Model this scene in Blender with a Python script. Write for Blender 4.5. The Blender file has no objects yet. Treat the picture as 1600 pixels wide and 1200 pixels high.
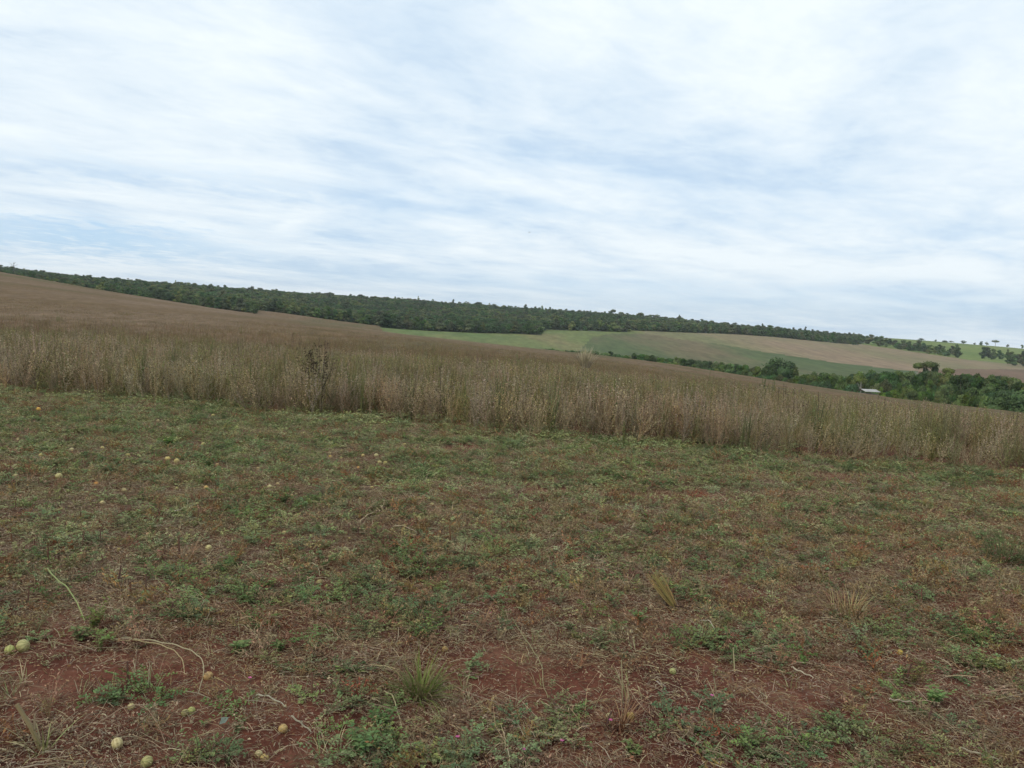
import bpy, math, random
import numpy as np
from mathutils import Matrix, Vector, Euler

SC = bpy.context.scene
COL = SC.collection
rnd = random.Random(7)
R = math.radians

# ------------------------------------------------------------------ camera, world, sun, exposure
CAMZ = 1.55
FPX = 1209.0
PITCH, ROLL = 4.5, 3.0
cam_data = bpy.data.cameras.new('camera')
cam = bpy.data.objects.new('camera', cam_data)
COL.objects.link(cam)
cam_data.sensor_width = 36
cam_data.lens = 36 * FPX / 1600
cam_data.clip_start = 0.05
cam_data.clip_end = 20000
CAM_M = Matrix.Rotation(R(90 - PITCH), 4, 'X') @ Matrix.Rotation(R(ROLL), 4, 'Z')
cam.matrix_world = Matrix.Translation((0, 0, CAMZ)) @ CAM_M
SC.camera = cam

world = bpy.data.worlds.new('World')
SC.world = world
world.use_nodes = True
SUN_EL, SUN_AZ = 52.0, -140.0        # azimuth from +Y (view direction), negative = left


def build_world():
    nt = world.node_tree
    nt.nodes.clear()
    N = nt.nodes.new
    L = nt.links.new
    out = N('ShaderNodeOutputWorld')
    bg = N('ShaderNodeBackground')
    bg.inputs['Strength'].default_value = 0.1
    L(bg.outputs[0], out.inputs[0])
    sky = N('ShaderNodeTexSky')
    sky.sky_type = 'NISHITA'
    sky.sun_disc = False
    sky.sun_elevation = R(SUN_EL)
    sky.sun_rotation = R(SUN_AZ)
    sky.altitude = 500
    sky.air_density = 1.0
    sky.dust_density = 1.5
    tc = N('ShaderNodeTexCoord')
    sep = N('ShaderNodeSeparateXYZ')
    L(tc.outputs['Generated'], sep.inputs[0])

    def m(op, a, b=None, c=None, clamp=False):
        n = N('ShaderNodeMath')
        n.operation = op
        n.use_clamp = clamp
        for i, v in enumerate((a, b, c)):
            if v is None:
                continue
            if isinstance(v, (int, float)):
                n.inputs[i].default_value = v
            else:
                L(v, n.inputs[i])
        return n.outputs[0]
    zc = m('ADD', m('MAXIMUM', sep.outputs[2], 0.0), 0.075)
    px = m('DIVIDE', sep.outputs[0], zc)
    py = m('DIVIDE', sep.outputs[1], zc)
    ph = R(42)
    a = m('ADD', m('MULTIPLY', px, math.sin(ph)), m('MULTIPLY', py, math.cos(ph)))   # along the streaks
    b = m('SUBTRACT', m('MULTIPLY', px, math.cos(ph)), m('MULTIPLY', py, math.sin(ph)))

    def noise(sa, sb, scale, detail, rough, dist, off=0.0):
        comb = N('ShaderNodeCombineXYZ')
        L(m('MULTIPLY', a, sa), comb.inputs[0])
        L(m('MULTIPLY', b, sb), comb.inputs[1])
        comb.inputs[2].default_value = off
        t = N('ShaderNodeTexNoise')
        t.inputs['Scale'].default_value = scale
        t.inputs['Detail'].default_value = detail
        t.inputs['Roughness'].default_value = rough
        t.inputs['Distortion'].default_value = dist
        L(comb.outputs[0], t.inputs['Vector'])
        return t.outputs[0]
    big = noise(0.6, 1.0, 0.5, 5, 0.5, 0.5, 3.1)
    mid = noise(0.72, 1.0, 1.25, 9, 0.56, 0.5, 17.2)
    fine = noise(0.85, 1.1, 5.0, 7, 0.65, 0.35, 1.3)
    # cover: how much cloud hides the blue
    v = m('ADD', m('MULTIPLY', big, 0.55), m('ADD', m('MULTIPLY', mid, 0.35), m('MULTIPLY', fine, 0.10)))
    cov = N('ShaderNodeMapRange')
    cov.interpolation_type = 'SMOOTHSTEP'
    cov.inputs['From Min'].default_value = 0.33
    cov.inputs['From Max'].default_value = 0.55
    cov.inputs['To Min'].default_value = 0.56
    cov.inputs['To Max'].default_value = 1.0
    L(v, cov.inputs[0])
    # brightness inside the cloud sheet
    w = m('ADD', m('MULTIPLY', mid, 0.46), m('ADD', m('MULTIPLY', fine, 0.20), m('MULTIPLY', big, 0.34)))
    br = N('ShaderNodeValToRGB')
    br.color_ramp.elements[0].position = 0.37
    br.color_ramp.elements[0].color = (0.52, 0.635, 0.765, 1)
    br.color_ramp.elements[1].position = 0.58
    br.color_ramp.elements[1].color = (0.81, 0.88, 0.92, 1)
    e = br.color_ramp.elements.new(0.46)
    e.color = (0.685, 0.78, 0.86, 1)
    L(w, br.inputs[0])
    # the thin clear gaps low over the horizon on the left and right
    def blob(az, el, raz, rel):
        azn = m('ARCTAN2', sep.outputs[0], sep.outputs[1])
        eln = m('ARCSINE', sep.outputs[2])
        dx = m('DIVIDE', m('SUBTRACT', azn, R(az)), R(raz))
        dy = m('DIVIDE', m('SUBTRACT', eln, m('ADD', R(el), m('MULTIPLY', m('SUBTRACT', fine, 0.5), R(5)))), R(rel))
        d = m('ADD', m('MULTIPLY', dx, dx), m('MULTIPLY', dy, dy))
        return m('POWER', 2.718, m('MULTIPLY', d, -1.0))
    gaps = m('ADD', m('MULTIPLY', blob(-29, 4.0, 9, 1.0), 0.95), m('MULTIPLY', blob(16, 2.0, 20, 1.6), 0.45))
    gaps = m('ADD', gaps, m('MULTIPLY', blob(-24, 8.5, 14, 0.7), 0.25))
    cover = m('MULTIPLY', cov.outputs[0], m('SUBTRACT', 1.0, gaps, clamp=True))
    sc_ = N('ShaderNodeVectorMath')
    sc_.operation = 'SCALE'
    L(br.outputs[0], sc_.inputs[0])
    sc_.inputs['Scale'].default_value = 10.0
    blue = N('ShaderNodeMix')
    blue.data_type = 'RGBA'
    blue.inputs['Factor'].default_value = 0.7
    L(sky.outputs[0], blue.inputs[6])
    blue.inputs[7].default_value = (4.7, 7.0, 9.5, 1)      # thin veil that pales the blue
    mix = N('ShaderNodeMix')
    mix.data_type = 'RGBA'
    L(cover, mix.inputs['Factor'])
    L(blue.outputs[2], mix.inputs[6])
    L(sc_.outputs[0], mix.inputs[7])
    L(mix.outputs[2], bg.inputs['Color'])


build_world()
sun_d = bpy.data.lights.new('sun', 'SUN')
sun_d.energy = 1.5
sun_d.angle = R(25)
sun_d.color = (1.0, 0.92, 0.78)
sun = bpy.data.objects.new('sun', sun_d)
COL.objects.link(sun)
_sd = Vector((math.sin(R(SUN_AZ)) * math.cos(R(SUN_EL)), math.cos(R(SUN_AZ)) * math.cos(R(SUN_EL)), math.sin(R(SUN_EL))))
sun.rotation_euler = _sd.to_track_quat('Z', 'Y').to_euler()

SC.view_settings.view_transform = 'Standard'
SC.view_settings.look = 'None'
SC.view_settings.gamma = 1
SC.view_settings.use_curve_mapping = False
SC.view_settings.exposure = 0.22
SC.render.engine = 'CYCLES'
SC.cycles.max_bounces = 5
SC.cycles.diffuse_bounces = 3
SC.cycles.transmission_bounces = 2
SC.cycles.volume_bounces = 0
HAZE_DENSITY = 0.00012


# ------------------------------------------------------------------ numeric helpers
def hash2(ix, iy, s):
    h = (ix.astype(np.int64) * 374761393 + iy.astype(np.int64) * 668265263 + s * 1442695041) & 0xFFFFFFFF
    h = ((h ^ (h >> 13)) * 1274126177) & 0xFFFFFFFF
    return ((h ^ (h >> 16)) & 0xFFFFFF) / float(0xFFFFFF)


def vnoise(x, y, s=0):
    x = np.asarray(x, float)
    y = np.asarray(y, float)
    ix = np.floor(x)
    iy = np.floor(y)
    fx = x - ix
    fy = y - iy
    fx = fx * fx * (3 - 2 * fx)
    fy = fy * fy * (3 - 2 * fy)
    a = hash2(ix, iy, s)
    b = hash2(ix + 1, iy, s)
    c = hash2(ix, iy + 1, s)
    d = hash2(ix + 1, iy + 1, s)
    return (a * (1 - fx) + b * fx) * (1 - fy) + (c * (1 - fx) + d * fx) * fy


def fbm(x, y, s=0, o=4):
    t = 0
    amp = 0.5
    n = 0
    for i in range(o):
        t = t + amp * vnoise(np.asarray(x) * 2 ** i, np.asarray(y) * 2 ** i, s + i * 17)
        n += amp
        amp *= 0.5
    return t / n


def pix_ray(u, v):
    d = CAM_M.to_3x3() @ Vector(((u - 800) / FPX, -(v - 600) / FPX, -1))
    return d


def project(p):
    q = CAM_M.to_3x3().transposed() @ (Vector(p) - Vector((0, 0, CAMZ)))
    return 800 + FPX * q.x / -q.z, 600 - FPX * q.y / -q.z


def project_np(x, y, z):
    M = np.array(CAM_M.to_3x3()).T
    P = np.stack([x, y, z - CAMZ], -1) @ M.T
    w = np.where(P[..., 2] < -0.01, -P[..., 2], np.nan)
    return 800 + FPX * P[..., 0] / w, 600 - FPX * P[..., 1] / w


def hor(u):                                   # row of the true horizon in column u
    lo, hi = 200.0, 900.0
    for _ in range(40):
        mdl = (lo + hi) / 2
        if pix_ray(u, mdl).z > 0:
            lo = mdl
        else:
            hi = mdl
    return lo


def z_at(u, v, depth):
    d = pix_ray(u, v)
    return CAMZ + d.z / d.y * depth


def t_of(u):                                  # x / y of image column u near the horizon
    d = pix_ray(u, hor(u))
    return d.x / d.y


# ------------------------------------------------------------------ the lie of the land
KU = [-500, 0, 200, 400, 600, 800, 1000, 1200, 1400, 1600, 2100]


def keyed(pairs):
    us, vs = zip(*pairs)
    return [float(np.interp(k, us, vs)) for k in KU]


z22 = keyed([(0, .1), (200, .05), (400, 0), (600, -.05), (800, -.12), (1000, -.25), (1200, -.58), (1400, -.88), (1600, -1.08)])
z45 = keyed([(-500, .8), (0, .4), (200, .2), (400, 0), (600, -.35), (800, -.75), (1000, -1.2), (1200, -1.9), (1400, -2.55), (1600, -2.9)])
dmid = keyed([(0, 120), (600, 120), (800, 120), (1000, 110), (1200, 90), (1400, 75), (1600, 62)])
zmid = keyed([(-500, 5), (0, 3), (200, 1.2), (400, -.3), (600, -1.75), (800, -3.05), (1000, -3.7), (1200, -4.3), (1400, -4.6), (1600, -4.15)])
dcr = keyed([(0, 380), (200, 360), (400, 330), (600, 300), (800, 260), (1000, 200), (1200, 150), (1400, 110), (1600, 80)])
vcr = keyed([(-500, 345), (0, 428), (200, 461), (400, 491), (600, 518), (800, 541), (1000, 562), (1200, 592), (1400, 620), (1600, 641), (2100, 700)])
dva = keyed([(0, 410), (400, 350), (600, 340), (800, 300), (1000, 262), (1200, 215), (1400, 165), (1600, 125)])
drop = keyed([(0, 0.5), (200, .3), (400, -0.2), (600, 1.0), (800, 1.5), (1000, 4), (1200, 8), (1400, 8), (1600, 7)])
dlo = keyed([(0, 430), (400, 365), (600, 375), (800, 345), (1000, 340), (1200, 330), (1400, 310), (1600, 280)])
vlo = keyed([(-500, 350), (0, 435), (200, 466), (400, 487), (600, 514), (800, 538), (1000, 560), (1200, 577), (1400, 592), (1600, 606), (2100, 650)])
ded = keyed([(0, 470), (400, 420), (600, 420), (800, 470), (1000, 600), (1200, 620), (1400, 640), (1600, 620)])
ved = keyed([(-500, 345), (0, 431), (200, 461), (400, 484), (600, 511), (800, 521), (1000, 517), (1200, 526), (1400, 547), (1600, 569), (2100, 620)])
dsk = keyed([(0, 800), (400, 950), (1000, 1050), (1400, 1000), (1600, 950)])
vsk = keyed([(-500, 375), (0, 423), (100, 436), (200, 444), (400, 460), (600, 473), (800, 487), (1000, 500), (1200, 519), (1340, 529), (1400, 529), (1600, 545), (2100, 590)])

KT, KD, KZ = [], [], []
for i, u in enumerate(KU):
    H = CAMZ - 0.80                            # the crop stands about 0.8 m over the soil
    zc = z_at(u, vcr[i], dcr[i]) - 0.80
    zl = z_at(u, vlo[i], dlo[i])
    zv = min(zc - drop[i], zl - 0.2 * drop[i])
    ze = z_at(u, ved[i], ded[i])
    zs = z_at(u, vsk[i], dsk[i])
    zf = z_at(u, vsk[i] + 8, 1500)
    zff = z_at(u, vsk[i] + 12, 3600)
    KT.append(t_of(u))
    KD.append([0, 11, 22, 45, dmid[i], dcr[i], dva[i], dlo[i], ded[i], dsk[i], 1500, 4200])
    KZ.append([0, 0, z22[i], z45[i], zmid[i], zc, zv, zl, ze, zs, zf, zff])
KT = np.array(KT)
KD = np.array(KD, float)
KZ = np.array(KZ, float)


def pchip_slopes(X, Y):
    h = X[:, 1:] - X[:, :-1]
    d = (Y[:, 1:] - Y[:, :-1]) / h
    m = np.zeros_like(Y)
    w1 = 2 * h[:, 1:] + h[:, :-1]
    w2 = h[:, 1:] + 2 * h[:, :-1]
    same = d[:, 1:] * d[:, :-1] > 0
    with np.errstate(divide='ignore', invalid='ignore'):
        hm = (w1 + w2) / (w1 / d[:, :-1] + w2 / d[:, 1:])
    m[:, 1:-1] = np.where(same, hm, 0)
    m[:, 0] = 0
    m[:, -1] = d[:, -1]
    return m


def smooth_interp(t, T, V):
    """cubic-ish interpolation of node rows V over the key tangents T"""
    j = np.clip(np.searchsorted(T, t) - 1, 0, len(T) - 2)
    f = np.clip((t - T[j]) / (T[j + 1] - T[j]), 0, 1)
    j0 = np.maximum(j - 1, 0)
    j3 = np.minimum(j + 2, len(T) - 1)
    h = (T[j + 1] - T[j])[:, None]
    m1 = (V[j + 1] - V[j0]) / (T[j + 1] - T[j0])[:, None] * h
    m2 = (V[j3] - V[j]) / (T[j3] - T[j])[:, None] * h
    f = f[:, None]
    f2, f3 = f * f, f * f * f
    return V[j] * (2 * f3 - 3 * f2 + 1) + m1 * (f3 - 2 * f2 + f) + V[j + 1] * (-2 * f3 + 3 * f2) + m2 * (f3 - f2)


def land(x, y, bumps=True):
    """terrain height; x, y arrays (any shape)"""
    x = np.asarray(x, float)
    y = np.asarray(y, float)
    sh = x.shape
    xf, yf = x.ravel(), y.ravel()
    th = np.arctan2(xf, yf)
    r = np.hypot(xf, yf)
    thc = np.clip(th, R(-52), R(50))
    t = np.tan(thc)
    dep = r * np.cos(thc)
    back = np.clip((np.abs(th) - R(60)) / R(60), 0, 1)
    D = smooth_interp(t, KT, KD)
    Z = smooth_interp(t, KT, KZ)
    D = np.maximum.accumulate(D + np.arange(D.shape[1]) * 1e-3, axis=1)
    M = pchip_slopes(D, Z)
    k = np.clip((dep[:, None] >= D).sum(1) - 1, 0, D.shape[1] - 2)
    ii = np.arange(len(dep))
    x0, x1, y0, y1, m0, m1 = D[ii, k], D[ii, k + 1], Z[ii, k], Z[ii, k + 1], M[ii, k], M[ii, k + 1]
    h = x1 - x0
    f = np.clip((dep - x0) / h, 0, 1)
    f2, f3 = f * f, f * f * f
    z = y0 * (2 * f3 - 3 * f2 + 1) + m0 * h * (f3 - 2 * f2 + f) + y1 * (3 * f2 - 2 * f3) + m1 * h * (f3 - f2)
    z = z * (1 - back) + back * -0.004 * r * 0
    if bumps:
        near = np.clip((16 - r) / 6, 0, 1)
        z = z + near * ((fbm(xf * 1.3, yf * 1.3, 5, 3) - .5) * .06 + (fbm(xf * 7, yf * 7, 9, 3) - .5) * .028)
        far = np.clip((r - 60) / 200, 0, 1)
        z = z + far * (fbm(xf / 60, yf / 60, 21, 3) - .5) * 0.7
    return z.reshape(sh)


def land1(x, y):
    return float(land(np.array([x]), np.array([y]))[0])


def ground_hit(u, v):
    """where the ray through a pixel of the photo meets the near ground (z about 0)"""
    d = pix_ray(u, v)
    s = -CAMZ / d.z
    x, y = d.x * s, d.y * s
    for _ in range(4):
        z = land1(x, y)
        s = (z - CAMZ) / d.z
        x, y = d.x * s, d.y * s
    return x, y, land1(x, y)


def crop_edge(x):                              # y of the front edge of the standing crop
    return 10.75 - 0.245 * np.asarray(x) + (fbm(np.asarray(x) * .9, np.asarray(x) * 0 + 3, 31, 3) - .5) * 1.5


# ------------------------------------------------------------------ materials
def new_mat(name):
    m = bpy.data.materials.new(name)
    m.use_nodes = True
    nt = m.node_tree
    nt.nodes.clear()
    return m, nt, nt.nodes.new, nt.links.new


def plant_mat(name, trans=0.25, hue=0.03, val=0.25, sat=0.15, rough=0.75, patch=0.0):
    """colour from the mesh's own 'col' attribute, varied for every single plant"""
    m, nt, N, L = new_mat(name)
    out = N('ShaderNodeOutputMaterial')
    at = N('ShaderNodeAttribute')
    at.attribute_name = 'col'
    oi = N('ShaderNodeObjectInfo')
    hs = N('ShaderNodeHueSaturation')
    L(at.outputs['Color'], hs.inputs['Color'])

    def rng(src, lo, hi, mul):
        a = N('ShaderNodeMath'); a.operation = 'MULTIPLY'; a.inputs[1].default_value = mul
        L(src, a.inputs[0])
        f = N('ShaderNodeMath'); f.operation = 'FRACT'; L(a.outputs[0], f.inputs[0])
        r = N('ShaderNodeMapRange'); L(f.outputs[0], r.inputs[0])
        r.inputs['To Min'].default_value = lo
        r.inputs['To Max'].default_value = hi
        return r.outputs[0]
    L(rng(oi.outputs['Random'], .5 - hue, .5 + hue, 13.7), hs.inputs['Hue'])
    L(rng(oi.outputs['Random'], 1 - sat, 1 + sat, 37.1), hs.inputs['Saturation'])
    L(rng(oi.outputs['Random'], 1 - val, 1 + val, 1.0), hs.inputs['Value'])
    col = hs.outputs[0]
    if patch:
        no = N('ShaderNodeTexNoise'); no.inputs['Scale'].default_value = patch; no.inputs['Detail'].default_value = 3
        L(oi.outputs['Location'], no.inputs['Vector'])
        h2 = N('ShaderNodeHueSaturation')
        mr = N('ShaderNodeMapRange'); L(no.outputs[0], mr.inputs[0])
        mr.inputs['From Min'].default_value = .35; mr.inputs['From Max'].default_value = .65
        mr.inputs['To Min'].default_value = .488; mr.inputs['To Max'].default_value = .522
        L(mr.outputs[0], h2.inputs['Hue'])
        L(col, h2.inputs['Color'])
        col = h2.outputs[0]
    p = N('ShaderNodeBsdfPrincipled')
    p.inputs['Roughness'].default_value = rough
    p.inputs['Specular IOR Level'].default_value = 0.25
    L(col, p.inputs['Base Color'])
    if trans > 0:
        tr = N('ShaderNodeBsdfTranslucent')
        L(col, tr.inputs['Color'])
        mx = N('ShaderNodeMixShader')
        mx.inputs[0].default_value = trans
        L(p.outputs[0], mx.inputs[1]); L(tr.outputs[0], mx.inputs[2])
        L(mx.outputs[0], out.inputs[0])
    else:
        L(p.outputs[0], out.inputs[0])
    return m


def ground_mat(name, cols, scale, bump=0.4, bscale=None, bdist=0.02, detail=8, stretch=None, second=None, rough=0.95):
    """noise between colours (position lo..hi), plus a finer grain; stretch = (angle, factor) for rows"""
    m, nt, N, L = new_mat(name)
    out = N('ShaderNodeOutputMaterial')
    p = N('ShaderNodeBsdfPrincipled')
    p.inputs['Roughness'].default_value = rough
    p.inputs['Specular IOR Level'].default_value = 0.15
    L(p.outputs[0], out.inputs[0])
    geo = N('ShaderNodeNewGeometry')
    vec = geo.outputs['Position']
    if stretch:
        mp = N('ShaderNodeMapping')
        mp.inputs['Rotation'].default_value = (0, 0, R(stretch[0]))
        mp.inputs['Scale'].default_value = (1, 1.0 / stretch[1], 1)
        L(vec, mp.inputs[0])
        vec = mp.outputs[0]
    n1 = N('ShaderNodeTexNoise')
    n1.inputs['Scale'].default_value = scale
    n1.inputs['Detail'].default_value = detail
    n1.inputs['Roughness'].default_value = 0.6
    L(vec, n1.inputs['Vector'])
    cr = N('ShaderNodeValToRGB')
    els = cr.color_ramp.elements
    k = len(cols)
    els[0].position, els[0].color = .36, (*cols[0], 1)
    els[1].position, els[1].color = .64, (*cols[-1], 1)
    for i in range(1, k - 1):
        e = els.new(.36 + .28 * i / (k - 1)); e.color = (*cols[i], 1)
    L(n1.outputs[0], cr.inputs[0])
    col = cr.outputs[0]
    n2 = N('ShaderNodeTexNoise')
    n2.inputs['Scale'].default_value = bscale or scale * 8
    n2.inputs['Detail'].default_value = 6
    n2.inputs['Roughness'].default_value = 0.7
    L(vec, n2.inputs['Vector'])
    hs = N('ShaderNodeHueSaturation')
    mr = N('ShaderNodeMapRange'); L(n2.outputs[0], mr.inputs[0])
    mr.inputs['From Min'].default_value = .3; mr.inputs['From Max'].default_value = .7
    mr.inputs['To Min'].default_value = .68; mr.inputs['To Max'].default_value = 1.32
    L(mr.outputs[0], hs.inputs['Value']); L(col, hs.inputs['Color'])
    col = hs.outputs[0]
    L(col, p.inputs['Base Color'])
    bp = N('ShaderNodeBump')
    bp.inputs['Strength'].default_value = bump
    bp.inputs['Distance'].default_value = bdist
    L(n2.outputs[0], bp.inputs['Height'])
    L(bp.outputs[0], p.inputs['Normal'])
    return m


M_LEAF = plant_mat('weed_leaf', .3, .02, .3, .15)
M_DRY = plant_mat('dry_plant', .12, .02, .28, .15, patch=0.0)
M_CROP = plant_mat('ripe_crop', .3, .012, .25, .18, patch=0.30)
M_TREE = plant_mat('tree_foliage', .2, .022, .38, .15)
M_BARK = plant_mat('bark', 0, .01, .2, .1, .9)

M_SOIL = ground_mat('red_soil', [(.075, .025, .016), (.115, .040, .024), (.155, .072, .044)], 2.2, .8, 38, .012)
M_CROPSOIL = ground_mat('crop_soil', [(.10, .045, .028), (.13, .075, .04)], .8, .6, 12, .03)
M_CANOPY = ground_mat('crop_canopy', [(.095, .080, .032), (.135, .088, .044), (.165, .112, .068)], .05, 1.0, 1.6, .35, 8, (-12, 5.0))
M_FOREST_FLOOR = ground_mat('forest_floor', [(.035, .05, .02), (.06, .06, .03)], .1, .3, 1)
M_LIGHTGREEN = ground_mat('pale_green_field', [(.085, .125, .036), (.125, .14, .046), (.165, .135, .062)], .016, .5, .25, .2, 6, (10, 4))
M_DARKGREEN = ground_mat('dark_green_field', [(.125, .100, .052), (.072, .092, .033), (.055, .084, .028)], .013, .5, .25, .2, 6, (8, 5))
M_TAN = ground_mat('tan_field', [(.14, .135, .06), (.18, .145, .078), (.205, .148, .092)], .012, .4, .22, .2, 6, (12, 5))
M_BROWN = ground_mat('brown_field', [(.12, .085, .05), (.155, .095, .06)], .02, .4, .7, .2, 6, (0, 5))
M_PASTURE = ground_mat('pasture', [(.085, .125, .028), (.12, .16, .036), (.155, .175, .046)], .02, .5, .22, .2, 6)

# ------------------------------------------------------------------ terrain sheets
th_front = np.arange(-50, 48.01, 0.16)
th_back = np.concatenate([np.arange(50, 180, 3.0), np.arange(180, 310 - .1, 3.0)])
TH = np.radians(np.concatenate([th_front, th_back]))
rr = [0.02, 0.4, 0.8, 1.2, 1.6]
while rr[-1] < 13:
    rr.append(rr[-1] + 0.055)
while rr[-1] < 4000:
    rr.append(rr[-1] * (1.016 if rr[-1] < 1100 else 1.08))
RR = np.array(rr)
GX = RR[:, None] * np.sin(TH)[None, :]
GY = RR[:, None] * np.cos(TH)[None, :]
GZ = land(GX, GY)
GU, GV = project_np(GX, GY, GZ)


def inpoly(u, v, poly):
    ins = np.zeros(u.shape, bool)
    n = len(poly)
    j = n - 1
    for i in range(n):
        xi, yi = poly[i]
        xj, yj = poly[j]
        c = ((yi > v) != (yj > v)) & (u < (xj - xi) * (v - yi) / (yj - yi + 1e-9) + xi)
        ins ^= c
        j = i
    return ins


# depth at which the standing crop ends, per column
EDGE_U = [-500, 0, 200, 400, 500, 590, 600, 700, 800, 900, 1000, 1200, 1400, 1600, 2100]
EDGE_D = [395, 392, 372, 385, 395, 400, 345, 320, 300, 255, 225, 172, 128, 95, 60]
# depth at which the far wood begins, per column
WOOD_U = [-500, 0, 200, 399, 400, 500, 590, 598, 700, 800, 846, 852, 980, 984, 1060, 1200, 1290, 1340, 2100]
WOOD_D = [395, 392, 372, 352, 395, 405, 412, 395, 432, 462, 468, 545, 570, 600, 610, 620, 640, 655, 5000]
TU = np.array([t_of(u) for u in range(-500, 2101, 10)])
UU = np.arange(-500, 2101, 10.0)


def col_u(x, y):                               # image column (near the horizon) of a bearing
    t = np.asarray(x) / np.maximum(np.asarray(y), 1e-3)
    t = np.where(np.asarray(y) <= 0, np.sign(x) * 9, t)
    return np.interp(t, TU, UU)


def field_class(x, y, z):
    u = col_u(x, y)
    dep = np.where(y > 0, y, 0)
    r = np.hypot(x, y)
    U, V = project_np(x, y, z)
    wob = (fbm(x / 25, y / 25, 77, 3) - .5)
    cls = np.full(x.shape, 0)
    cropend = np.interp(u, EDGE_U, EDGE_D) + wob * 6
    wood = np.interp(u, WOOD_U, WOOD_D) + wob * 14
    incrop = ((y > crop_edge(x) - 0.1) & (dep < cropend) & (y > 0)) | ((r > 14) & (r < 130) & ((y <= 0) | (np.abs(x) > y * 1.5)))
    cls[incrop] = 1
    beyond = (dep >= cropend) & (y > 0) | ((r >= 130) & ~incrop)
    cls[beyond] = 3                               # pale green by default
    Vw = V + wob * 2.0
    dk = inpoly(U, Vw, [(905, 549), (925, 527), (960, 521), (1010, 521), (1060, 530), (1120, 537), (1200, 551), (1300, 566), (1380, 575), (1435, 581), (1450, 600), (1450, 640), (900, 640)])
    tan = inpoly(U, Vw, [(983, 505), (1010, 521), (1060, 530), (1120, 537), (1200, 551), (1300, 566), (1380, 575), (1435, 581), (1500, 576.5), (1602, 577.5), (2200, 585), (2200, 560), (1602, 569), (1560, 567), (1470, 556), (1400, 546), (1340, 537), (1290, 525), (1290, 480)])
    br = inpoly(U, Vw, [(1435, 581), (1500, 576.5), (1602, 577.5), (2200, 585), (2200, 700), (1440, 700)])
    pas = inpoly(U, Vw, [(1300, 400), (1300, 528), (1340, 537), (1400, 546), (1470, 556), (1560, 567), (1602, 569), (2200, 560), (2200, 400)])
    far = beyond & (y > 0)
    cls[far & dk] = 4
    cls[far & tan] = 5
    cls[far & br] = 6
    cls[far & pas] = 7
    cls[far & (dep > wood)] = 2
    cls[far & (dep > 1020) & (u >= 1320)] = 7
    cls[far & (dep > 1020) & (u < 1320)] = 2
    return cls


CX = (GX[:-1] + GX[1:]) / 2
CXm = (CX + np.roll(CX, -1, 1)) / 2
CY = (GY[:-1] + GY[1:]) / 2
CYm = (CY + np.roll(CY, -1, 1)) / 2
CZm = land(CXm, CYm, True)
CLS = field_class(CXm, CYm, CZm)
nr, nc = GX.shape
IDX = np.arange(nr * nc).reshape(nr, nc)


def sheet(name, mask, mat, label, dz=0.0, kind='structure', jit=None):
    a, b = np.nonzero(mask)
    b2 = (b + 1) % nc
    quads = np.stack([IDX[a, b], IDX[a, b2], IDX[a + 1, b2], IDX[a + 1, b]], 1)
    used, inv = np.unique(quads, return_inverse=True)
    inv = inv.reshape(quads.shape)
    z = GZ.ravel()[used] + dz
    if jit is not None:
        z = z + jit(GX.ravel()[used], GY.ravel()[used])
    co = np.stack([GX.ravel()[used], GY.ravel()[used], z], 1)
    me = bpy.data.meshes.new(name)
    me.vertices.add(len(co)); me.vertices.foreach_set('co', co.ravel())
    nf = len(inv)
    me.loops.add(nf * 4); me.loops.foreach_set('vertex_index', inv[:, ::-1].ravel().astype(np.int32))
    me.polygons.add(nf)
    me.polygons.foreach_set('loop_start', np.arange(0, nf * 4, 4, dtype=np.int32))
    me.polygons.foreach_set('use_smooth', np.ones(nf, bool))
    me.update(calc_edges=True)
    me.validate()
    me.materials.append(mat)
    o = bpy.data.objects.new(name, me)
    COL.objects.link(o)
    o['kind'] = kind
    if label:
        o['label'] = label
    return o


near_disc = (CLS == 0)
g = sheet('ground', near_disc, M_SOIL, 'red soil of the mown strip in the foreground')
sheet('crop_field_soil', CLS == 1, M_CROPSOIL, 'red brown soil under the standing crop')
sheet('forest_floor', CLS == 2, M_FOREST_FLOOR, 'dark floor of the far wood')
sheet('pale_green_field', CLS == 3, M_LIGHTGREEN, 'pale green field below the far wood')
sheet('dark_green_field', CLS == 4, M_DARKGREEN, 'dark green field across the valley')
sheet('tan_field', CLS == 5, M_TAN, 'tan harvested field on the far hillside')
sheet('brown_field', CLS == 6, M_BROWN, 'brown ploughed field behind the valley trees at right')
sheet('pasture_hill', CLS == 7, M_PASTURE, 'bright green pasture on the hill at right')


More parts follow.
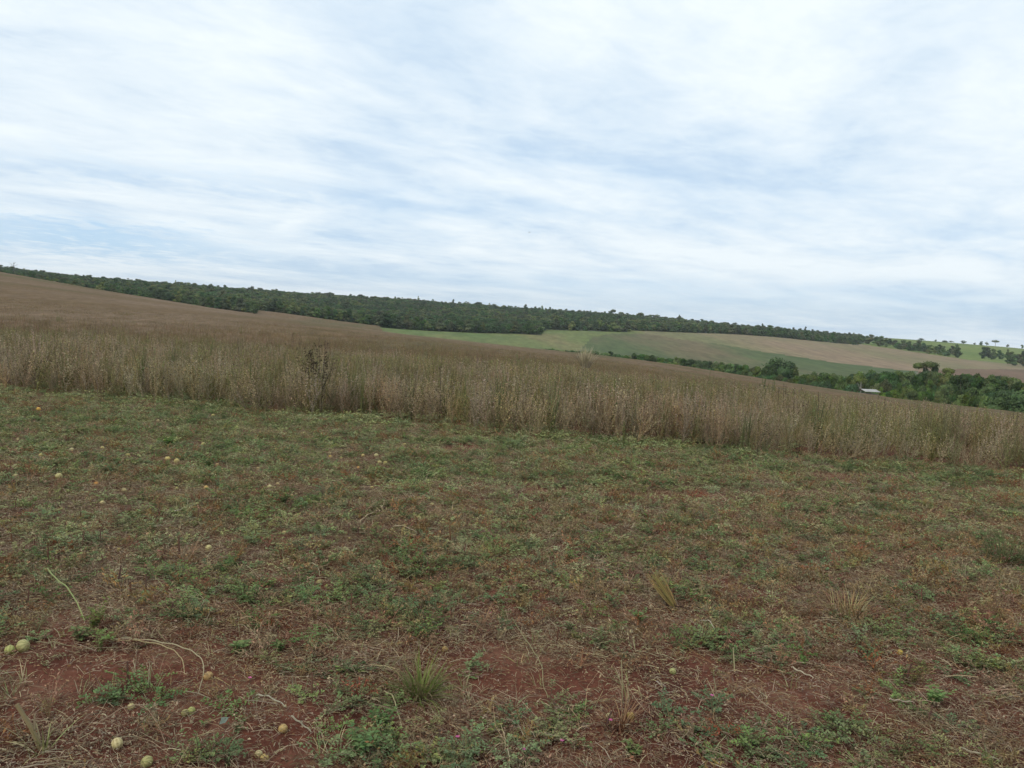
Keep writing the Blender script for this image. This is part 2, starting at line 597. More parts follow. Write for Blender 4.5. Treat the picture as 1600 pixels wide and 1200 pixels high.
# ------------------------------------------------------------------ mesh builder
class MB:
    def __init__(s):
        s.v, s.f, s.c = [], [], []

    def add(s, vs, fs, col):
        n = len(s.v)
        s.v.extend(vs)
        s.f.extend([tuple(i + n for i in f) for f in fs])
        s.c.extend([col] * len(vs))

    def tube(s, pts, rad, col, sides=3, cap=False):
        n = len(pts)
        vs = []
        for i in range(n):
            p = pts[i]
            d = (pts[min(i + 1, n - 1)] - pts[max(i - 1, 0)])
            if d.length < 1e-9:
                d = Vector((0, 0, 1))
            d.normalize()
            a = d.cross(Vector((.31, .77, .55)))
            if a.length < .1:
                a = d.cross(Vector((1, 0, 0)))
            a.normalize()
            b = d.cross(a)
            r = rad[i] if isinstance(rad, (list, tuple)) else rad
            for k in range(sides):
                an = 2 * math.pi * k / sides
                vs.append(p + (a * math.cos(an) + b * math.sin(an)) * r)
        fs = []
        for i in range(n - 1):
            for k in range(sides):
                k2 = (k + 1) % sides
                fs.append((i * sides + k, i * sides + k2, (i + 1) * sides + k2, (i + 1) * sides + k))
        if cap:
            fs.append(tuple(range((n - 1) * sides, n * sides)))
            fs.append(tuple(range(sides - 1, -1, -1)))
        s.add(vs, fs, col)

    def leaf(s, p, d, nrm, ln, w, col, fold=.25):
        """a folded, pointed leaf: two faces meeting at the midrib"""
        d = d.normalized()
        sd = d.cross(nrm)
        if sd.length < 1e-4:
            sd = d.cross(Vector((1, .2, .1)))
        sd.normalize()
        up = sd.cross(d)
        mid = p + d * ln * .5
        s.add([p, mid + sd * w * .5 + up * w * fold, p + d * ln, mid - sd * w * .5 + up * w * fold],
              [(0, 1, 2), (0, 2, 3)], col)

    def blade(s, p, az, ln, w, lean, curve, col, seg=4):
        vs, fs = [], []
        pos = p.copy()
        ang = lean
        side = Vector((-math.sin(az), math.cos(az), 0))
        for i in range(seg + 1):
            ww = w * (1 - (i / seg) ** 1.6) * .5 + .0002
            vs += [pos - side * ww, pos + side * ww]
            step = Vector((math.cos(az) * math.sin(ang), math.sin(az) * math.sin(ang), math.cos(ang))) * (ln / seg)
            pos = pos + step
            ang += curve / seg
        for i in range(seg):
            fs.append((2 * i, 2 * i + 1, 2 * i + 3, 2 * i + 2))
        s.add(vs, fs, col)

    def mesh(s, name, mat, smooth=False):
        me = bpy.data.meshes.new(name)
        me.from_pydata([tuple(v) for v in s.v], [], s.f)
        ca = me.color_attributes.new('col', 'FLOAT_COLOR', 'POINT')
        arr = np.ones((len(s.v), 4), np.float32)
        arr[:, :3] = np.array(s.c, np.float32)[:, :3]
        ca.data.foreach_set('color', arr.ravel())
        me.materials.append(mat)
        if smooth:
            me.polygons.foreach_set('use_smooth', [True] * len(me.polygons))
        me.update()
        return me


def vary(c, a=.2, h=.06):
    k = 1 + rnd.uniform(-a, a)
    return tuple(max(0.005, x * k * (1 + rnd.uniform(-h, h))) for x in c)


def rdir(flat=0.0):
    a = rnd.uniform(0, 2 * math.pi)
    z = rnd.uniform(-1, 1) * (1 - flat)
    q = math.sqrt(max(0, 1 - z * z))
    return Vector((q * math.cos(a), q * math.sin(a), z))


_sets = {}


def variants(key, meshes):
    c = bpy.data.collections.new('variants_' + key)
    for i, me in enumerate(meshes):
        o = bpy.data.objects.new('%s_%03d' % (key, i), me)
        c.objects.link(o)
    _sets[key] = (c, len(meshes))
    return c


def scatter(name, key, P, rot, scl, label, idx=None):
    """one 'stuff' object: instances the variants of `key` on points by geometry nodes"""
    P = np.asarray(P, np.float32)
    n = len(P)
    c, k = _sets[key]
    me = bpy.data.meshes.new(name)
    me.vertices.add(n)
    me.vertices.foreach_set('co', P.ravel())
    rot = np.asarray(rot, np.float32)
    scl = np.asarray(scl, np.float32)
    if scl.ndim == 1:
        scl = np.repeat(scl[:, None], 3, 1)
    a = me.attributes.new('rot', 'FLOAT_VECTOR', 'POINT'); a.data.foreach_set('vector', rot.ravel())
    a = me.attributes.new('scl', 'FLOAT_VECTOR', 'POINT'); a.data.foreach_set('vector', scl.ravel())
    if idx is None:
        idx = np.array([rnd.randrange(k) for _ in range(n)])
    a = me.attributes.new('idx', 'INT', 'POINT'); a.data.foreach_set('value', np.asarray(idx, np.int32))
    o = bpy.data.objects.new(name, me)
    COL.objects.link(o)
    ng = bpy.data.node_groups.new('scatter_' + name, 'GeometryNodeTree')
    ng.interface.new_socket('Geometry', in_out='INPUT', socket_type='NodeSocketGeometry')
    ng.interface.new_socket('Geometry', in_out='OUTPUT', socket_type='NodeSocketGeometry')
    N, L = ng.nodes.new, ng.links.new
    gi, go = N('NodeGroupInput'), N('NodeGroupOutput')
    ip = N('GeometryNodeInstanceOnPoints')
    ci = N('GeometryNodeCollectionInfo')
    ci.inputs['Collection'].default_value = c
    ci.inputs['Separate Children'].default_value = True
    ci.inputs['Reset Children'].default_value = True

    def attr(nm, t):
        q = N('GeometryNodeInputNamedAttribute'); q.data_type = t; q.inputs['Name'].default_value = nm
        return q.outputs['Attribute']
    e2r = N('FunctionNodeEulerToRotation')
    L(attr('rot', 'FLOAT_VECTOR'), e2r.inputs[0])
    L(gi.outputs[0], ip.inputs['Points'])
    L(ci.outputs[0], ip.inputs['Instance'])
    ip.inputs['Pick Instance'].default_value = True
    L(attr('idx', 'INT'), ip.inputs['Instance Index'])
    L(e2r.outputs[0], ip.inputs['Rotation'])
    L(attr('scl', 'FLOAT_VECTOR'), ip.inputs['Scale'])
    L(ip.outputs[0], go.inputs[0])
    md = o.modifiers.new('scatter', 'NODES')
    md.node_group = ng
    o['kind'] = 'stuff'
    o['label'] = label
    return o


def mesh_obj(name, me, parent=None, loc=(0, 0, 0), rz=0.0, s=1.0, label=None, cat=None, group=None):
    o = bpy.data.objects.new(name, me)
    COL.objects.link(o)
    if parent:
        o.parent = parent
    else:
        o.location = loc
        o.rotation_euler = (0, 0, rz)
        o.scale = (s, s, s) if isinstance(s, (int, float)) else s
    if label:
        o['label'] = label
    if cat:
        o['category'] = cat
    if group:
        o['group'] = group
    return o


def thing(name, label, cat, loc, rz=0.0, s=1.0, group=None, rot=None):
    o = bpy.data.objects.new(name, None)
    o.empty_display_size = .1
    COL.objects.link(o)
    o.location = loc
    o.rotation_euler = rot if rot else (0, 0, rz)
    o.scale = (s, s, s) if isinstance(s, (int, float)) else s
    o['label'] = label
    o['category'] = cat
    if group:
        o['group'] = group
    return o


# ------------------------------------------------------------------ trees
def ico_pts(n):
    pts = []
    g_ = math.pi * (3 - math.sqrt(5))
    for i in range(n):
        z = 1 - 2 * (i + .5) / n
        q = math.sqrt(1 - z * z)
        pts.append(Vector((q * math.cos(g_ * i), q * math.sin(g_ * i), z)))
    return pts


def crown_mesh(name, seed, w, h, base, lobes, leaves, leaf, col, flat=0.0, core=True):
    """unit in metres; w = crown width, h = top height, base = crown base height"""
    global rnd
    keep, rnd = rnd, random.Random(seed)
    mb = MB()
    L_ = []
    ch = h - base
    for i in range(lobes):
        for _ in range(30):
            a = rnd.uniform(0, 2 * math.pi)
            q = math.sqrt(rnd.random())
            zz = rnd.random() ** (.8)
            env = math.sin(math.pi * (0.18 + .72 * zz)) if not flat else (.55 + .45 * zz)
            x, y = math.cos(a) * q * env * w * .36, math.sin(a) * q * env * w * .36
            lr = w * rnd.uniform(.15, .24) * (1 - .25 * zz)
            z = base + lr * .6 + (ch - lr * 1.5) * zz
            break
        L_.append((Vector((x, y, z)), lr, vary(col, .22, .08)))
    L_.append((Vector((0, 0, base + ch * .5)), w * .27, col))
    for c, lr, cc in L_:
        sq = Vector((1, 1, .72))
        if core:
            pts = ico_pts(26)
            import bmesh
            bm = bmesh.new()
            for p in pts:
                k = lr * rnd.uniform(.62, .9)
                bm.verts.new(c + Vector((p.x * k * sq.x, p.y * k * sq.y, p.z * k * sq.z)))
            res = bmesh.ops.convex_hull(bm, input=bm.verts)
            bm.verts.index_update()
            vs = [v.co.copy() for v in bm.verts]
            fs = [tuple(v.index for v in f.verts) for f in bm.faces]
            bm.free()
            mb.add(vs, fs, cc)
        for _ in range(leaves):
            d = rdir()
            if d.z < -.3 and rnd.random() < .5:
                d.z = -d.z
            k = lr * (rnd.uniform(.7, 1.08) + (rnd.random() ** 6) * .3)
            p = c + Vector((d.x * k, d.y * k, d.z * k * sq.z))
            n = (d + rdir() * .8).normalized()
            t = n.cross(rdir())
            mb.leaf(p, t, n, leaf * rnd.uniform(.7, 1.4), leaf * rnd.uniform(.6, 1.0), vary(cc, .28, .1), .15)
    me = mb.mesh(name, M_TREE)
    rnd = keep
    return me


def trunk_mesh(name, seed, h, top, r, col=(.16, .13, .10), limbs=5, spread=2.0):
    global rnd
    keep, rnd = rnd, random.Random(seed)
    mb = MB()
    fork = h * .55
    lean = Vector((rnd.uniform(-.06, .06), rnd.uniform(-.06, .06), 1))
    pts = [Vector((0, 0, -.6)), lean * (fork * .5), lean * fork]
    mb.tube(pts, [r * 1.25, r, r * .8], col, 6)
    for i in range(limbs):
        a = rnd.uniform(0, 6.28)
        e = Vector((math.cos(a) * spread * rnd.uniform(.5, 1), math.sin(a) * spread * rnd.uniform(.5, 1), top * rnd.uniform(.75, .95)))
        m_ = (pts[-1] + e) / 2 + Vector((math.cos(a), math.sin(a), -.2)) * spread * .12
        mb.tube([pts[-1] * .97, m_, e], [r * .6, r * .38, r * .1], col, 5)
    me = mb.mesh(name, M_BARK)
    rnd = keep
    return me


G_DK = (.055, .098, .031)
G_MD = (.080, .132, .040)
G_LT = (.125, .175, .050)
G_OL = (.122, .145, .050)
FWK = 1.08

# broad-leaved valley trees (height 8 m base size), several habits
VT = []
for i in range(9):
    hgt = 8.0
    w = [7.5, 6.2, 8.5, 5.2, 7.0, 6.5, 4.6, 9.0, 6.0][i]
    bse = [1.0, 1.6, .8, 2.2, 1.2, .6, 2.6, 1.5, .5][i]
    col = [G_DK, G_MD, G_DK, G_MD, G_OL, G_LT, G_MD, G_DK, G_LT][i]
    VT.append((crown_mesh('crown', 100 + i, w, hgt, bse, 17, 170, .34, col), trunk_mesh('trunk', 200 + i, 4.2, 7.0, .16, limbs=5, spread=w * .25)))
# far wood trees: cheaper
FT = []
for i in range(10):
    w = [7, 6, 8, 6.5, 7.5, 5.5, 7, 8.5, 6, 7.2][i]
    col = [G_DK, G_MD, G_OL, G_DK, G_MD, G_OL, G_DK, (.09, .105, .05), G_MD, (.065, .088, .04)][i]
    FT.append(crown_mesh('crown', 300 + i, w, 8.0, .0, [12, 8, 14, 10, 9, 7, 13, 11, 8, 12][i], 90, .46, tuple(c * FWK for c in col)))
BUSH = []
for i in range(5):
    BUSH.append(crown_mesh('crown', 400 + i, [4.5, 3.4, 5.5, 4.0, 3.0][i], 3.0, 0.0, 8, 90, .26, [G_DK, G_MD, G_MD, G_LT, G_DK][i]))
FTR = [trunk_mesh('trunk', 500 + i, 4.0, 6.8, .17, limbs=4, spread=1.4) for i in range(4)]
UMB = crown_mesh('crown', 610, 9.0, 8.0, 6.1, 14, 120, .32, G_OL, flat=1)
UMBT = trunk_mesh('trunk', 611, 8.8, 7.0, .2, (.34, .31, .27), 6, 3.0)
TALLC = crown_mesh('crown', 615, 6.6, 14.0, 12.0, 11, 130, .30, G_OL, flat=1)
TALLT = trunk_mesh('trunk', 616, 18.0, 13.6, .17, (.40, .37, .32), 7, 2.2)


def place_tree(u, vtop, depth, kind, label, group, w=None, crown=None, trunk=None, name='broadleaf_tree', cat='tree', hmin=2.0, basez=None, unit=8.0, parts=True):
    d = pix_ray(u, vtop)
    s = depth / d.y
    x, y, zt = d.x * s, depth, CAMZ + d.z * s
    zb = land1(x, y) if basez is None else basez
    h = max(hmin, zt - zb)
    sc = h / unit
    sw = sc if w is None else w
    rz = rnd.uniform(0, 6.28)
    if crown is None:
        crown, trunk = VT[kind % len(VT)]
    if parts:
        t = thing(name, label, cat, (x, y, zb), rz, (sw, sw, sc), group)
        mesh_obj('crown', crown, t)
        if trunk:
            mesh_obj('trunk', trunk, t)
    else:
        t = mesh_obj(name, crown, None, (x, y, zb), rz, (sw, sw, sc), label, cat, group)
    return t


# --- valley wood and hedge line: tops measured in the photo
place_tree(1220, 556, 215, 0, 'large round dark green tree standing alone above the hedge line', None, w=1.6)
place_tree(1204, 563, 213, 2, 'dark green lower tree against the left flank of the large round tree', None, w=.8)
place_tree(1240, 566, 218, 4, 'dark green lower tree against the right flank of the large round tree', None, w=.75)
place_tree(1448, 571, 206, 3, 'green tree filling in under the tall flat-topped crown', None, w=.5)
place_tree(1462, 569, 204, 1, 'rounded green crown joined to the right of the tall flat-topped one', None, w=.5)
place_tree(1451, 565, 205, 0, 'tall flat-topped tree with a pale bare trunk rising above the valley wood', None, crown=TALLC, trunk=TALLT, unit=14.0, w=.95)
place_tree(1437, 567, 207, 0, 'small flat crown reaching left from the tall flat-topped tree', None, crown=TALLC, trunk=TALLT, unit=14.0, w=.55)
place_tree(1481, 575.5, 200, 0, 'small dome-topped tree just right of the tall flat-topped tree', None, crown=TALLC, trunk=TALLT, unit=14.0, w=.6)
place_tree(1528, 582, 195, 3, 'small dark tree top poking out right of the dome-topped tree', None, w=.5)
place_tree(1552, 585, 170, 6, 'narrow pointed tree near the right end of the valley wood', None, w=.8)
place_tree(1598, 597, 118, 2, 'very dark broad tree at the right end of the valley wood', None, w=1.25)
place_tree(1583, 606, 112, 7, 'dark tree spreading low left of the very dark broad tree', None, w=1.0)

VG = 'trees of the wood along the valley'
VLAB = {0: 'dark green tree in the back of the valley wood', 1: 'mid green tree in the middle of the valley wood', 2: 'bushy green tree at the front edge of the valley wood'}
# back row tops
bk_u = [1245, 1260, 1275, 1290, 1305, 1318, 1332, 1346, 1360, 1372, 1386, 1400, 1412, 1425, 1440, 1456, 1470, 1486, 1500, 1514, 1530, 1545, 1560, 1575, 1590, 1606, 1622]
bk_v = [585, 584, 583, 581, 583, 585, 584, 580, 579, 583, 581, 579, 580, 577, 580, 579, 583, 584, 582, 586, 588, 590, 589, 592, 597, 600, 604]
for i, (u, v) in enumerate(zip(bk_u, bk_v)):
    place_tree(u + rnd.uniform(-3, 3), v - np.interp(u, [1240, 1450, 1600], [2, 2, 6]) + rnd.uniform(-1.5, 2.5), np.interp(u, [1240, 1600], [212, 160]) + rnd.uniform(-6, 10), rnd.randrange(9), VLAB[0], VG, w=rnd.uniform(.55, .85))
for i in range(44):
    u = 1252 + i * 8.2 + rnd.uniform(-3, 3)
    v = float(np.interp(u, bk_u, bk_v)) + rnd.uniform(-2, 3) - float(np.interp(u, [1240, 1450, 1600], [0, 0, 4]))
    place_tree(u, v, np.interp(u, [1240, 1600], [206, 152]) + rnd.uniform(-6, 6), rnd.randrange(9), VLAB[0], VG, w=rnd.uniform(.6, .9))
for i in range(34):
    u = 1255 + i * 10.8 + rnd.uniform(-4, 4)
    v = np.interp(u, [1240, 1350, 1450, 1600], [592, 594, 596, 610]) + rnd.uniform(-4, 5)
    place_tree(u, v, np.interp(u, [1240, 1600], [195, 140]) + rnd.uniform(-8, 8), rnd.randrange(9), VLAB[1], VG, w=rnd.uniform(.45, .75))
for i in range(30):
    u = 1360 + i * 8.4 + rnd.uniform(-3, 3)
    v = np.interp(u, [1240, 1350, 1450, 1600], [598, 605, 609, 624]) + rnd.uniform(-4, 5)
    place_tree(u, v, np.interp(u, [1240, 1600], [175, 118]) + rnd.uniform(-5, 8), [1, 5, 8, 3][i % 4], VLAB[2], VG, w=rnd.uniform(.32, .55))
# hedge line from the pale field to the round tree
HG = 'bushes of the hedge line in the valley'
hu = 856
k = 0
while hu < 1200:
    v = np.interp(hu, [850, 900, 950, 1000, 1050, 1100, 1150, 1200, 1260], [546, 547, 550, 553, 558, 562, 569, 572, 581]) + rnd.uniform(-2.0, 1.6)
    dpt = np.interp(hu, [850, 950, 1050, 1200], [300, 280, 262, 218]) + rnd.uniform(-4, 6)
    if hu < 1000:
        place_tree(hu, v, dpt, 0, 'small green bush in the thin left end of the hedge line', HG, crown=BUSH[k % 5], unit=3.0, w=rnd.uniform(1.0, 1.6), name='hedge_bush', cat='bush', parts=False)
        hu += rnd.uniform(5, 9)
    else:
        place_tree(hu, v, dpt, rnd.randrange(9), 'leafy green tree in the thick part of the hedge line left of the round tree', HG, w=rnd.uniform(.6, .9), name='hedge_tree')
        hu += rnd.uniform(6, 10)
    k += 1
for i in range(30):
    u = 985 + i * 9
    v = np.interp(u, [850, 950, 1050, 1150, 1200, 1260], [549, 556, 566, 578, 584, 590]) + rnd.uniform(-2, 2)
    place_tree(u, v, np.interp(u, [850, 950, 1050, 1200, 1260], [295, 270, 250, 205, 190]), rnd.randrange(9), 'low leafy tree at the foot of the hedge line', HG + ' foot', w=rnd.uniform(.5, .75), name='hedge_tree')

# --- bushes and trees on the pasture hill
PB = [  # u, vtop, depth, width in px, label, crown
    (1440, 530, 960, 15, 'low dark tree on the pasture skyline, leftmost of the skyline row'),
    (1475, 533, 940, 14, 'long low dark bush on the pasture skyline beside the domed tree'),
    (1486, 533, 950, 12, 'flat dark bush touching the long low bush on the skyline'),
    (1506, 532, 930, 12, 'domed dark tree standing on the pasture skyline'),
    (1534, 533, 920, 8, 'small dark tree at the left end of the triple clump on the skyline'),
    (1542, 534, 920, 9, 'middle tree of the triple clump on the pasture skyline'),
    (1556, 532, 915, 13, 'spreading reddish tree at the right end of the skyline clump'),
    (1575, 538, 930, 5, 'thin small tree on the skyline right of the spreading tree'),
    (1598, 536, 900, 6, 'tall narrow tree on the skyline at the right edge'),
    (1523, 538, 930, 5, 'tiny bush on the skyline between the domed tree and the clump'),
    (1462, 533, 945, 5, 'tiny bush on the skyline left of the long low bush'),
]
for i, (u, v, dp, wp, lab) in enumerate(PB):
    me_ = FT[i % 10] if wp < 12 else FT[(i + 3) % 10]
    if i == 6:
        place_tree(u, v, dp, 0, lab, None, crown=UMB, trunk=UMBT, w=wp * dp / FPX / 9.0, name='skyline_tree')
    else:
        place_tree(u, v, dp, 0, lab, None, crown=me_, trunk=FTR[i % 4], w=wp * dp / FPX / 7.0, name='skyline_tree', hmin=2.5)
hb = [(1345, 523), (1353, 523), (1361, 522), (1369, 525), (1378, 524), (1384, 527), (1390, 529), (1398, 531), (1406, 532), (1412, 531), (1420, 532), (1428, 535), (1436, 531), (1444, 535), (1452, 538), (1460, 541), (1467, 538), (1474, 540), (1482, 543), (1489, 540), (1496, 537)]
for i, (u, v) in enumerate(hb):
    place_tree(u, v, np.interp(u, [1340, 1500], [720, 640]), 0, 'dark green bushy tree in the hedge climbing the pasture hill', 'trees of the hedge on the pasture hill', crown=FT[i % 10], w=rnd.uniform(1.0, 1.5) * (1 if i < 18 else .75), name='pasture_hedge_tree', hmin=3, parts=False)
    if i > 3:
        place_tree(u + rnd.uniform(-3, 3), v + 5, np.interp(u, [1340, 1500], [700, 615]), 0, 'dark green bushy tree in the hedge climbing the pasture hill', 'trees of the hedge on the pasture hill', crown=FT[(i * 3) % 10], w=rnd.uniform(.9, 1.3), name='pasture_hedge_tree', hmin=3, parts=False)
for i, (u, v) in enumerate([(1538, 541), (1545, 542), (1552, 544), (1560, 545), (1568, 546), (1576, 545), (1582, 549)]):
    place_tree(u, v, 650, 0, 'dark bush in the short row below the skyline clump at right', 'bushes below the skyline clump', crown=FT[(i * 7) % 10], w=1.05, name='pasture_bush', cat='bush', hmin=3, parts=False)
for i, (u, v) in enumerate([(1578, 554), (1586, 552), (1594, 553), (1603, 556), (1612, 557)]):
    place_tree(u, v, 560, 0, 'large dark bush in the cluster at the right edge of the pasture', 'cluster of bushes at the right edge', crown=FT[(i * 3 + 1) % 10], w=1.2, name='pasture_bush', cat='bush', hmin=4, parts=False)
place_tree(1334, 533.5, 640, 0, 'lone small dark bush in the tan field below the wood', None, crown=BUSH[2], unit=3.0, w=.9, name='field_bush', cat='bush', parts=False)
place_tree(1600, 547, 700, 0, 'lone dark bush on the pasture at the right edge of the frame', None, crown=BUSH[0], unit=3.0, w=1.3, name='field_bush', cat='bush', parts=False)

# --- the far wood: one mass, with its skyline and front-edge trees as individuals
variants('wood_crown', FT)
P, RT, SCL = [], [], []
rs = np.random.RandomState(5)
for (d0, d1, n) in ((352, 460, 4600), (430, 620, 8500), (600, 1010, 17000)):
    u = rs.uniform(-420, 1345, n)
    dep = rs.uniform(d0, d1, n)
    tt = np.interp(u, UU, TU)
    x = tt * dep
    wd = np.interp(u, WOOD_U, WOOD_D) + (fbm(x / 25, dep / 25, 77, 3) - .5) * 14 + 3
    okk = (dep > wd)
    x, dep, u = x[okk], dep[okk], u[okk]
    z = land(x, dep)
    hh = rs.uniform(.55, .85, len(x)) * (.86 + .3 * fbm(x / 40, dep / 40, 51, 2))
    hh = hh * np.interp(dep, [700, 1000], [1.0, 1.15])
    hh = hh * np.interp(u, [-400, 0, 150, 300, 1200, 1345], [.62, .62, .7, .9, .9, .5]) * (1 + .35 * (rs.rand(len(x)) > .94))
    # young growth right at the edge
    P.append(np.stack([x, dep, z - .3], 1))
    RT.append(np.stack([0 * x, 0 * x, rs.uniform(0, 6.28, len(x))], 1))
    ww = hh * rs.uniform(1.0, 1.7, len(x))
    SCL.append(np.stack([ww, ww, hh * .92], 1))
P = np.concatenate(P); RT = np.concatenate(RT); SCL = np.concatenate(SCL)
sp = fbm(P[:, 0] / 45, P[:, 1] / 45, 57, 3)
DARKS, OLIVES, ALLS = [0, 3, 6, 9], [2, 5, 7, 4], list(range(10))
pick = np.array([rnd.choice(DARKS if a < .44 else OLIVES if a > .55 else ALLS) if rnd.random() < .75 else rnd.randrange(10) for a in sp])
scatter('far_wood', 'wood_crown', P, RT, SCL, 'dense dark green wood covering the far hillside', pick)
# skyline individuals
SKY = [(-40, 405), (0, 413), (60, 424), (75, 424), (140, 429), (178, 432), (230, 434), (275, 437), (330, 443), (395, 447), (432, 451), (500, 456), (515, 456), (548, 459), (560, 460), (618, 463),
       (628, 464), (654, 462), (676, 467), (708, 467), (728, 470), (752, 474), (765, 473), (800, 477), (821, 475), (836, 478), (848, 477), (860, 479), (885, 482), (905, 484), (922, 484), (945, 486),
       (958, 484), (972, 487), (985, 491), (1002, 489), (1012, 493), (1027, 492), (1040, 495), (1048, 499), (1062, 491), (1070, 500), (1088, 499), (1100, 501), (1112, 501), (1131, 506), (1145, 506),
       (1160, 507), (1172, 508), (1192, 505), (1205, 509), (1222, 511), (1240, 511), (1259, 510), (1270, 514), (1288, 517), (1305, 519), (1320, 521), (1333, 524)]
for i, (u, v) in enumerate(SKY):
    if u == 1062:
        place_tree(u, v, 880, 0, 'tall round-headed tree standing out highest on the wooded skyline', None, crown=FT[5], trunk=FTR[0], w=.85, name='skyline_tree')
        continue
    if 990 < u < 1050 or u in (1112, 958):
        place_tree(u, v, 900, 0, 'open-crowned tree on the wooded skyline with sky showing under its crown', 'open-crowned skyline trees', crown=UMB, trunk=UMBT, w=rnd.uniform(.7, 1.0), name='skyline_tree')
        continue
    dp = 930 if u > 250 else 560
    place_tree(u, v, dp, 0, ['dark crown rising over the skyline of the far wood, left of the dark-podded weed', 'dark crown rising over the skyline of the far wood, above the pale green field', 'dark crown rising over the skyline of the far wood, above the tan field'][0 if u < 500 else 1 if u < 985 else 2], 'crowns on the skyline of the far wood' + ['', ' in the middle', ' at the right'][0 if u < 500 else 1 if u < 985 else 2], crown=FT[rnd.randrange(10)], trunk=FTR[i % 4], w=rnd.uniform(.7, 1.1), name='skyline_tree', hmin=5)
# bare tree at far left
mb = MB()
mb.tube([Vector((0, 0, 0)), Vector((.2, 0, 6)), Vector((.1, 0, 11))], [.3, .22, .08], (.1, .09, .08), 5)
for a, z0, ln in ((0.3, 7, 3.4), (2.9, 7.8, 2.6), (0.8, 9, 2.0), (3.6, 6.2, 2.5), (1.9, 9.6, 1.6), (5.4, 8, 3.8)):
    mb.tube([Vector((.1, 0, z0)), Vector((math.cos(a) * ln * .6, math.sin(a) * ln * .6, z0 + ln * .5)), Vector((math.cos(a) * ln, math.sin(a) * ln, z0 + ln * .55))], [.12, .08, .03], (.1, .09, .08), 4)
BARE = mb.mesh('bare_tree', M_BARK)
place_tree(22, 409, 470, 0, 'bare leafless tree sticking up above the wood at far left', None, crown=BARE, unit=11.0, name='bare_tree', parts=False)
# front-edge individuals
EG = 'trees along the front edge of the far wood'
ES = [' at the left', ' in the middle', ' at the right']
EL = ['dark tree in the front row of the far wood, along the brown crop field', 'dark tree in the front row of the far wood, along the pale green field', 'dark tree in the front row of the far wood, along the tan field']
for i in range(110):
    u = -30 + i * 12.3 + rnd.uniform(-4, 4)
    if u > 1330:
        break
    dep = np.interp(u, WOOD_U, WOOD_D) + rnd.uniform(0, 7)
    x = float(np.interp(u, UU, TU)) * dep
    zb = land1(x, dep)
    s_ = rnd.uniform(.75, 1.1) * float(np.interp(u, [0, 150, 300, 600], [.62, .7, .85, 1.0]))
    t = mesh_obj('wood_edge_tree', FT[rnd.randrange(10)], None, (x, dep, zb - .3), rnd.uniform(0, 6.28), (s_ * .9, s_ * .9, s_),
                 EL[0 if u < 596 else 1 if u < 985 else 2], 'tree', EG + ES[0 if u < 596 else 1 if u < 985 else 2])

# ------------------------------------------------------------------ crop
CB = (.44, .335, .20)      # dry brown
CG = (.29, .27, .125)      # still greenish
CP = (.46, .36, .25)      # pale mauve brown


def crop_plant(seed, h, tint, branches=6, pods=90, lod=0):
    """returns (stem mesh builder, pods mesh builder)"""
    global rnd
    keep, rnd = rnd, random.Random(seed)
    st, pd = MB(), MB()
    top = Vector((rnd.uniform(-.08, .08), rnd.uniform(-.08, .08), h))
    m_ = top * .5 + Vector((rnd.uniform(-.03, .03), rnd.uniform(-.03, .03), 0))
    axes = [(Vector((0, 0, -.03)), m_, top, .0045)]
    for i in range(branches):
        a = rnd.uniform(0, 6.28)
        z0 = h * rnd.uniform(.03, .5)
        q = rnd.uniform(.07, .22)
        z1 = min(h * 1.03, z0 + h * rnd.uniform(.4, .6))
        p0 = m_ * (z0 / h * 2) if z0 < h / 2 else m_.lerp(top, z0 / h * 2 - 1)
        axes.append((p0, p0 + Vector((math.cos(a) * q * .8, math.sin(a) * q * .8, (z1 - z0) * .45)),
                     Vector((p0.x + math.cos(a) * q, p0.y + math.sin(a) * q, z1)), .0028))
    for a0, a1, a2, r in axes:
        st.tube([a0, a1, a2], [r, r * .8, r * .4], vary((tint[0] * .72, tint[1] * .68, tint[2] * .66), .3), 3)
    for i in range(pods):
        a0, a1, a2, r = axes[i % len(axes)]
        f = rnd.random()
        p = a0.lerp(a1, f * 2) if f < .5 else a1.lerp(a2, f * 2 - 1)
        if p.z < h * .03:
            continue
        d = rdir(.3)
        d.z = abs(d.z) * 1.1 + .1
        d.normalize()
        ln = rnd.uniform(.012, .034)
        cc = vary(tint, .34, .12)
        if rnd.random() < .1:
            cc = vary((.06, .045, .03), .2)
        pd.leaf(p, d, rdir(), ln, ln * rnd.uniform(.3, .5), cc, .35)
    rnd = keep
    return st, pd


crop_st, crop_pd, crop_all = [], [], []
for i in range(10):
    tint = [CB, CP, CB, CP, CG, CB, CG, CB, CP, (.32, .27, .135)][i]
    st, pd = crop_plant(700 + i, rnd.uniform(.74, .90), tint, 11, 360)
    crop_st.append(st.mesh('stem', M_CROP)); crop_pd.append(pd.mesh('seed_pods', M_CROP))
    both = MB(); both.add(st.v, st.f, CB); both.c = list(st.c)
    n0 = len(both.v); both.v.extend(pd.v); both.f.extend([tuple(q + n0 for q in f) for f in pd.f]); both.c.extend(pd.c)
    crop_all.append(both.mesh('crop_plant', M_CROP))
variants('crop', crop_all)


# clumps of several plants for farther off
def crop_clump(seed):
    global rnd
    mb = MB()
    keep = rnd
    rr_ = random.Random(seed)
    for j in range(9):
        tint = rr_.choice([CB, CP, CB, CG, CP, (.32, .27, .135)])
        st, pd = crop_plant(seed * 31 + j, rr_.uniform(.6, .82), tint, 4, 55)
        off = Vector((rr_.uniform(-.4, .4), rr_.uniform(-.4, .4), 0))
        for src in (st, pd):
            n0 = len(mb.v)
            k_ = 1.0 if src is st else 1.0
            mb.v.extend([v + off for v in src.v]); mb.f.extend([tuple(q + n0 for q in f) for f in src.f]); mb.c.extend(src.c)
    rnd = keep
    return mb.mesh('crop_clump', M_CROP)


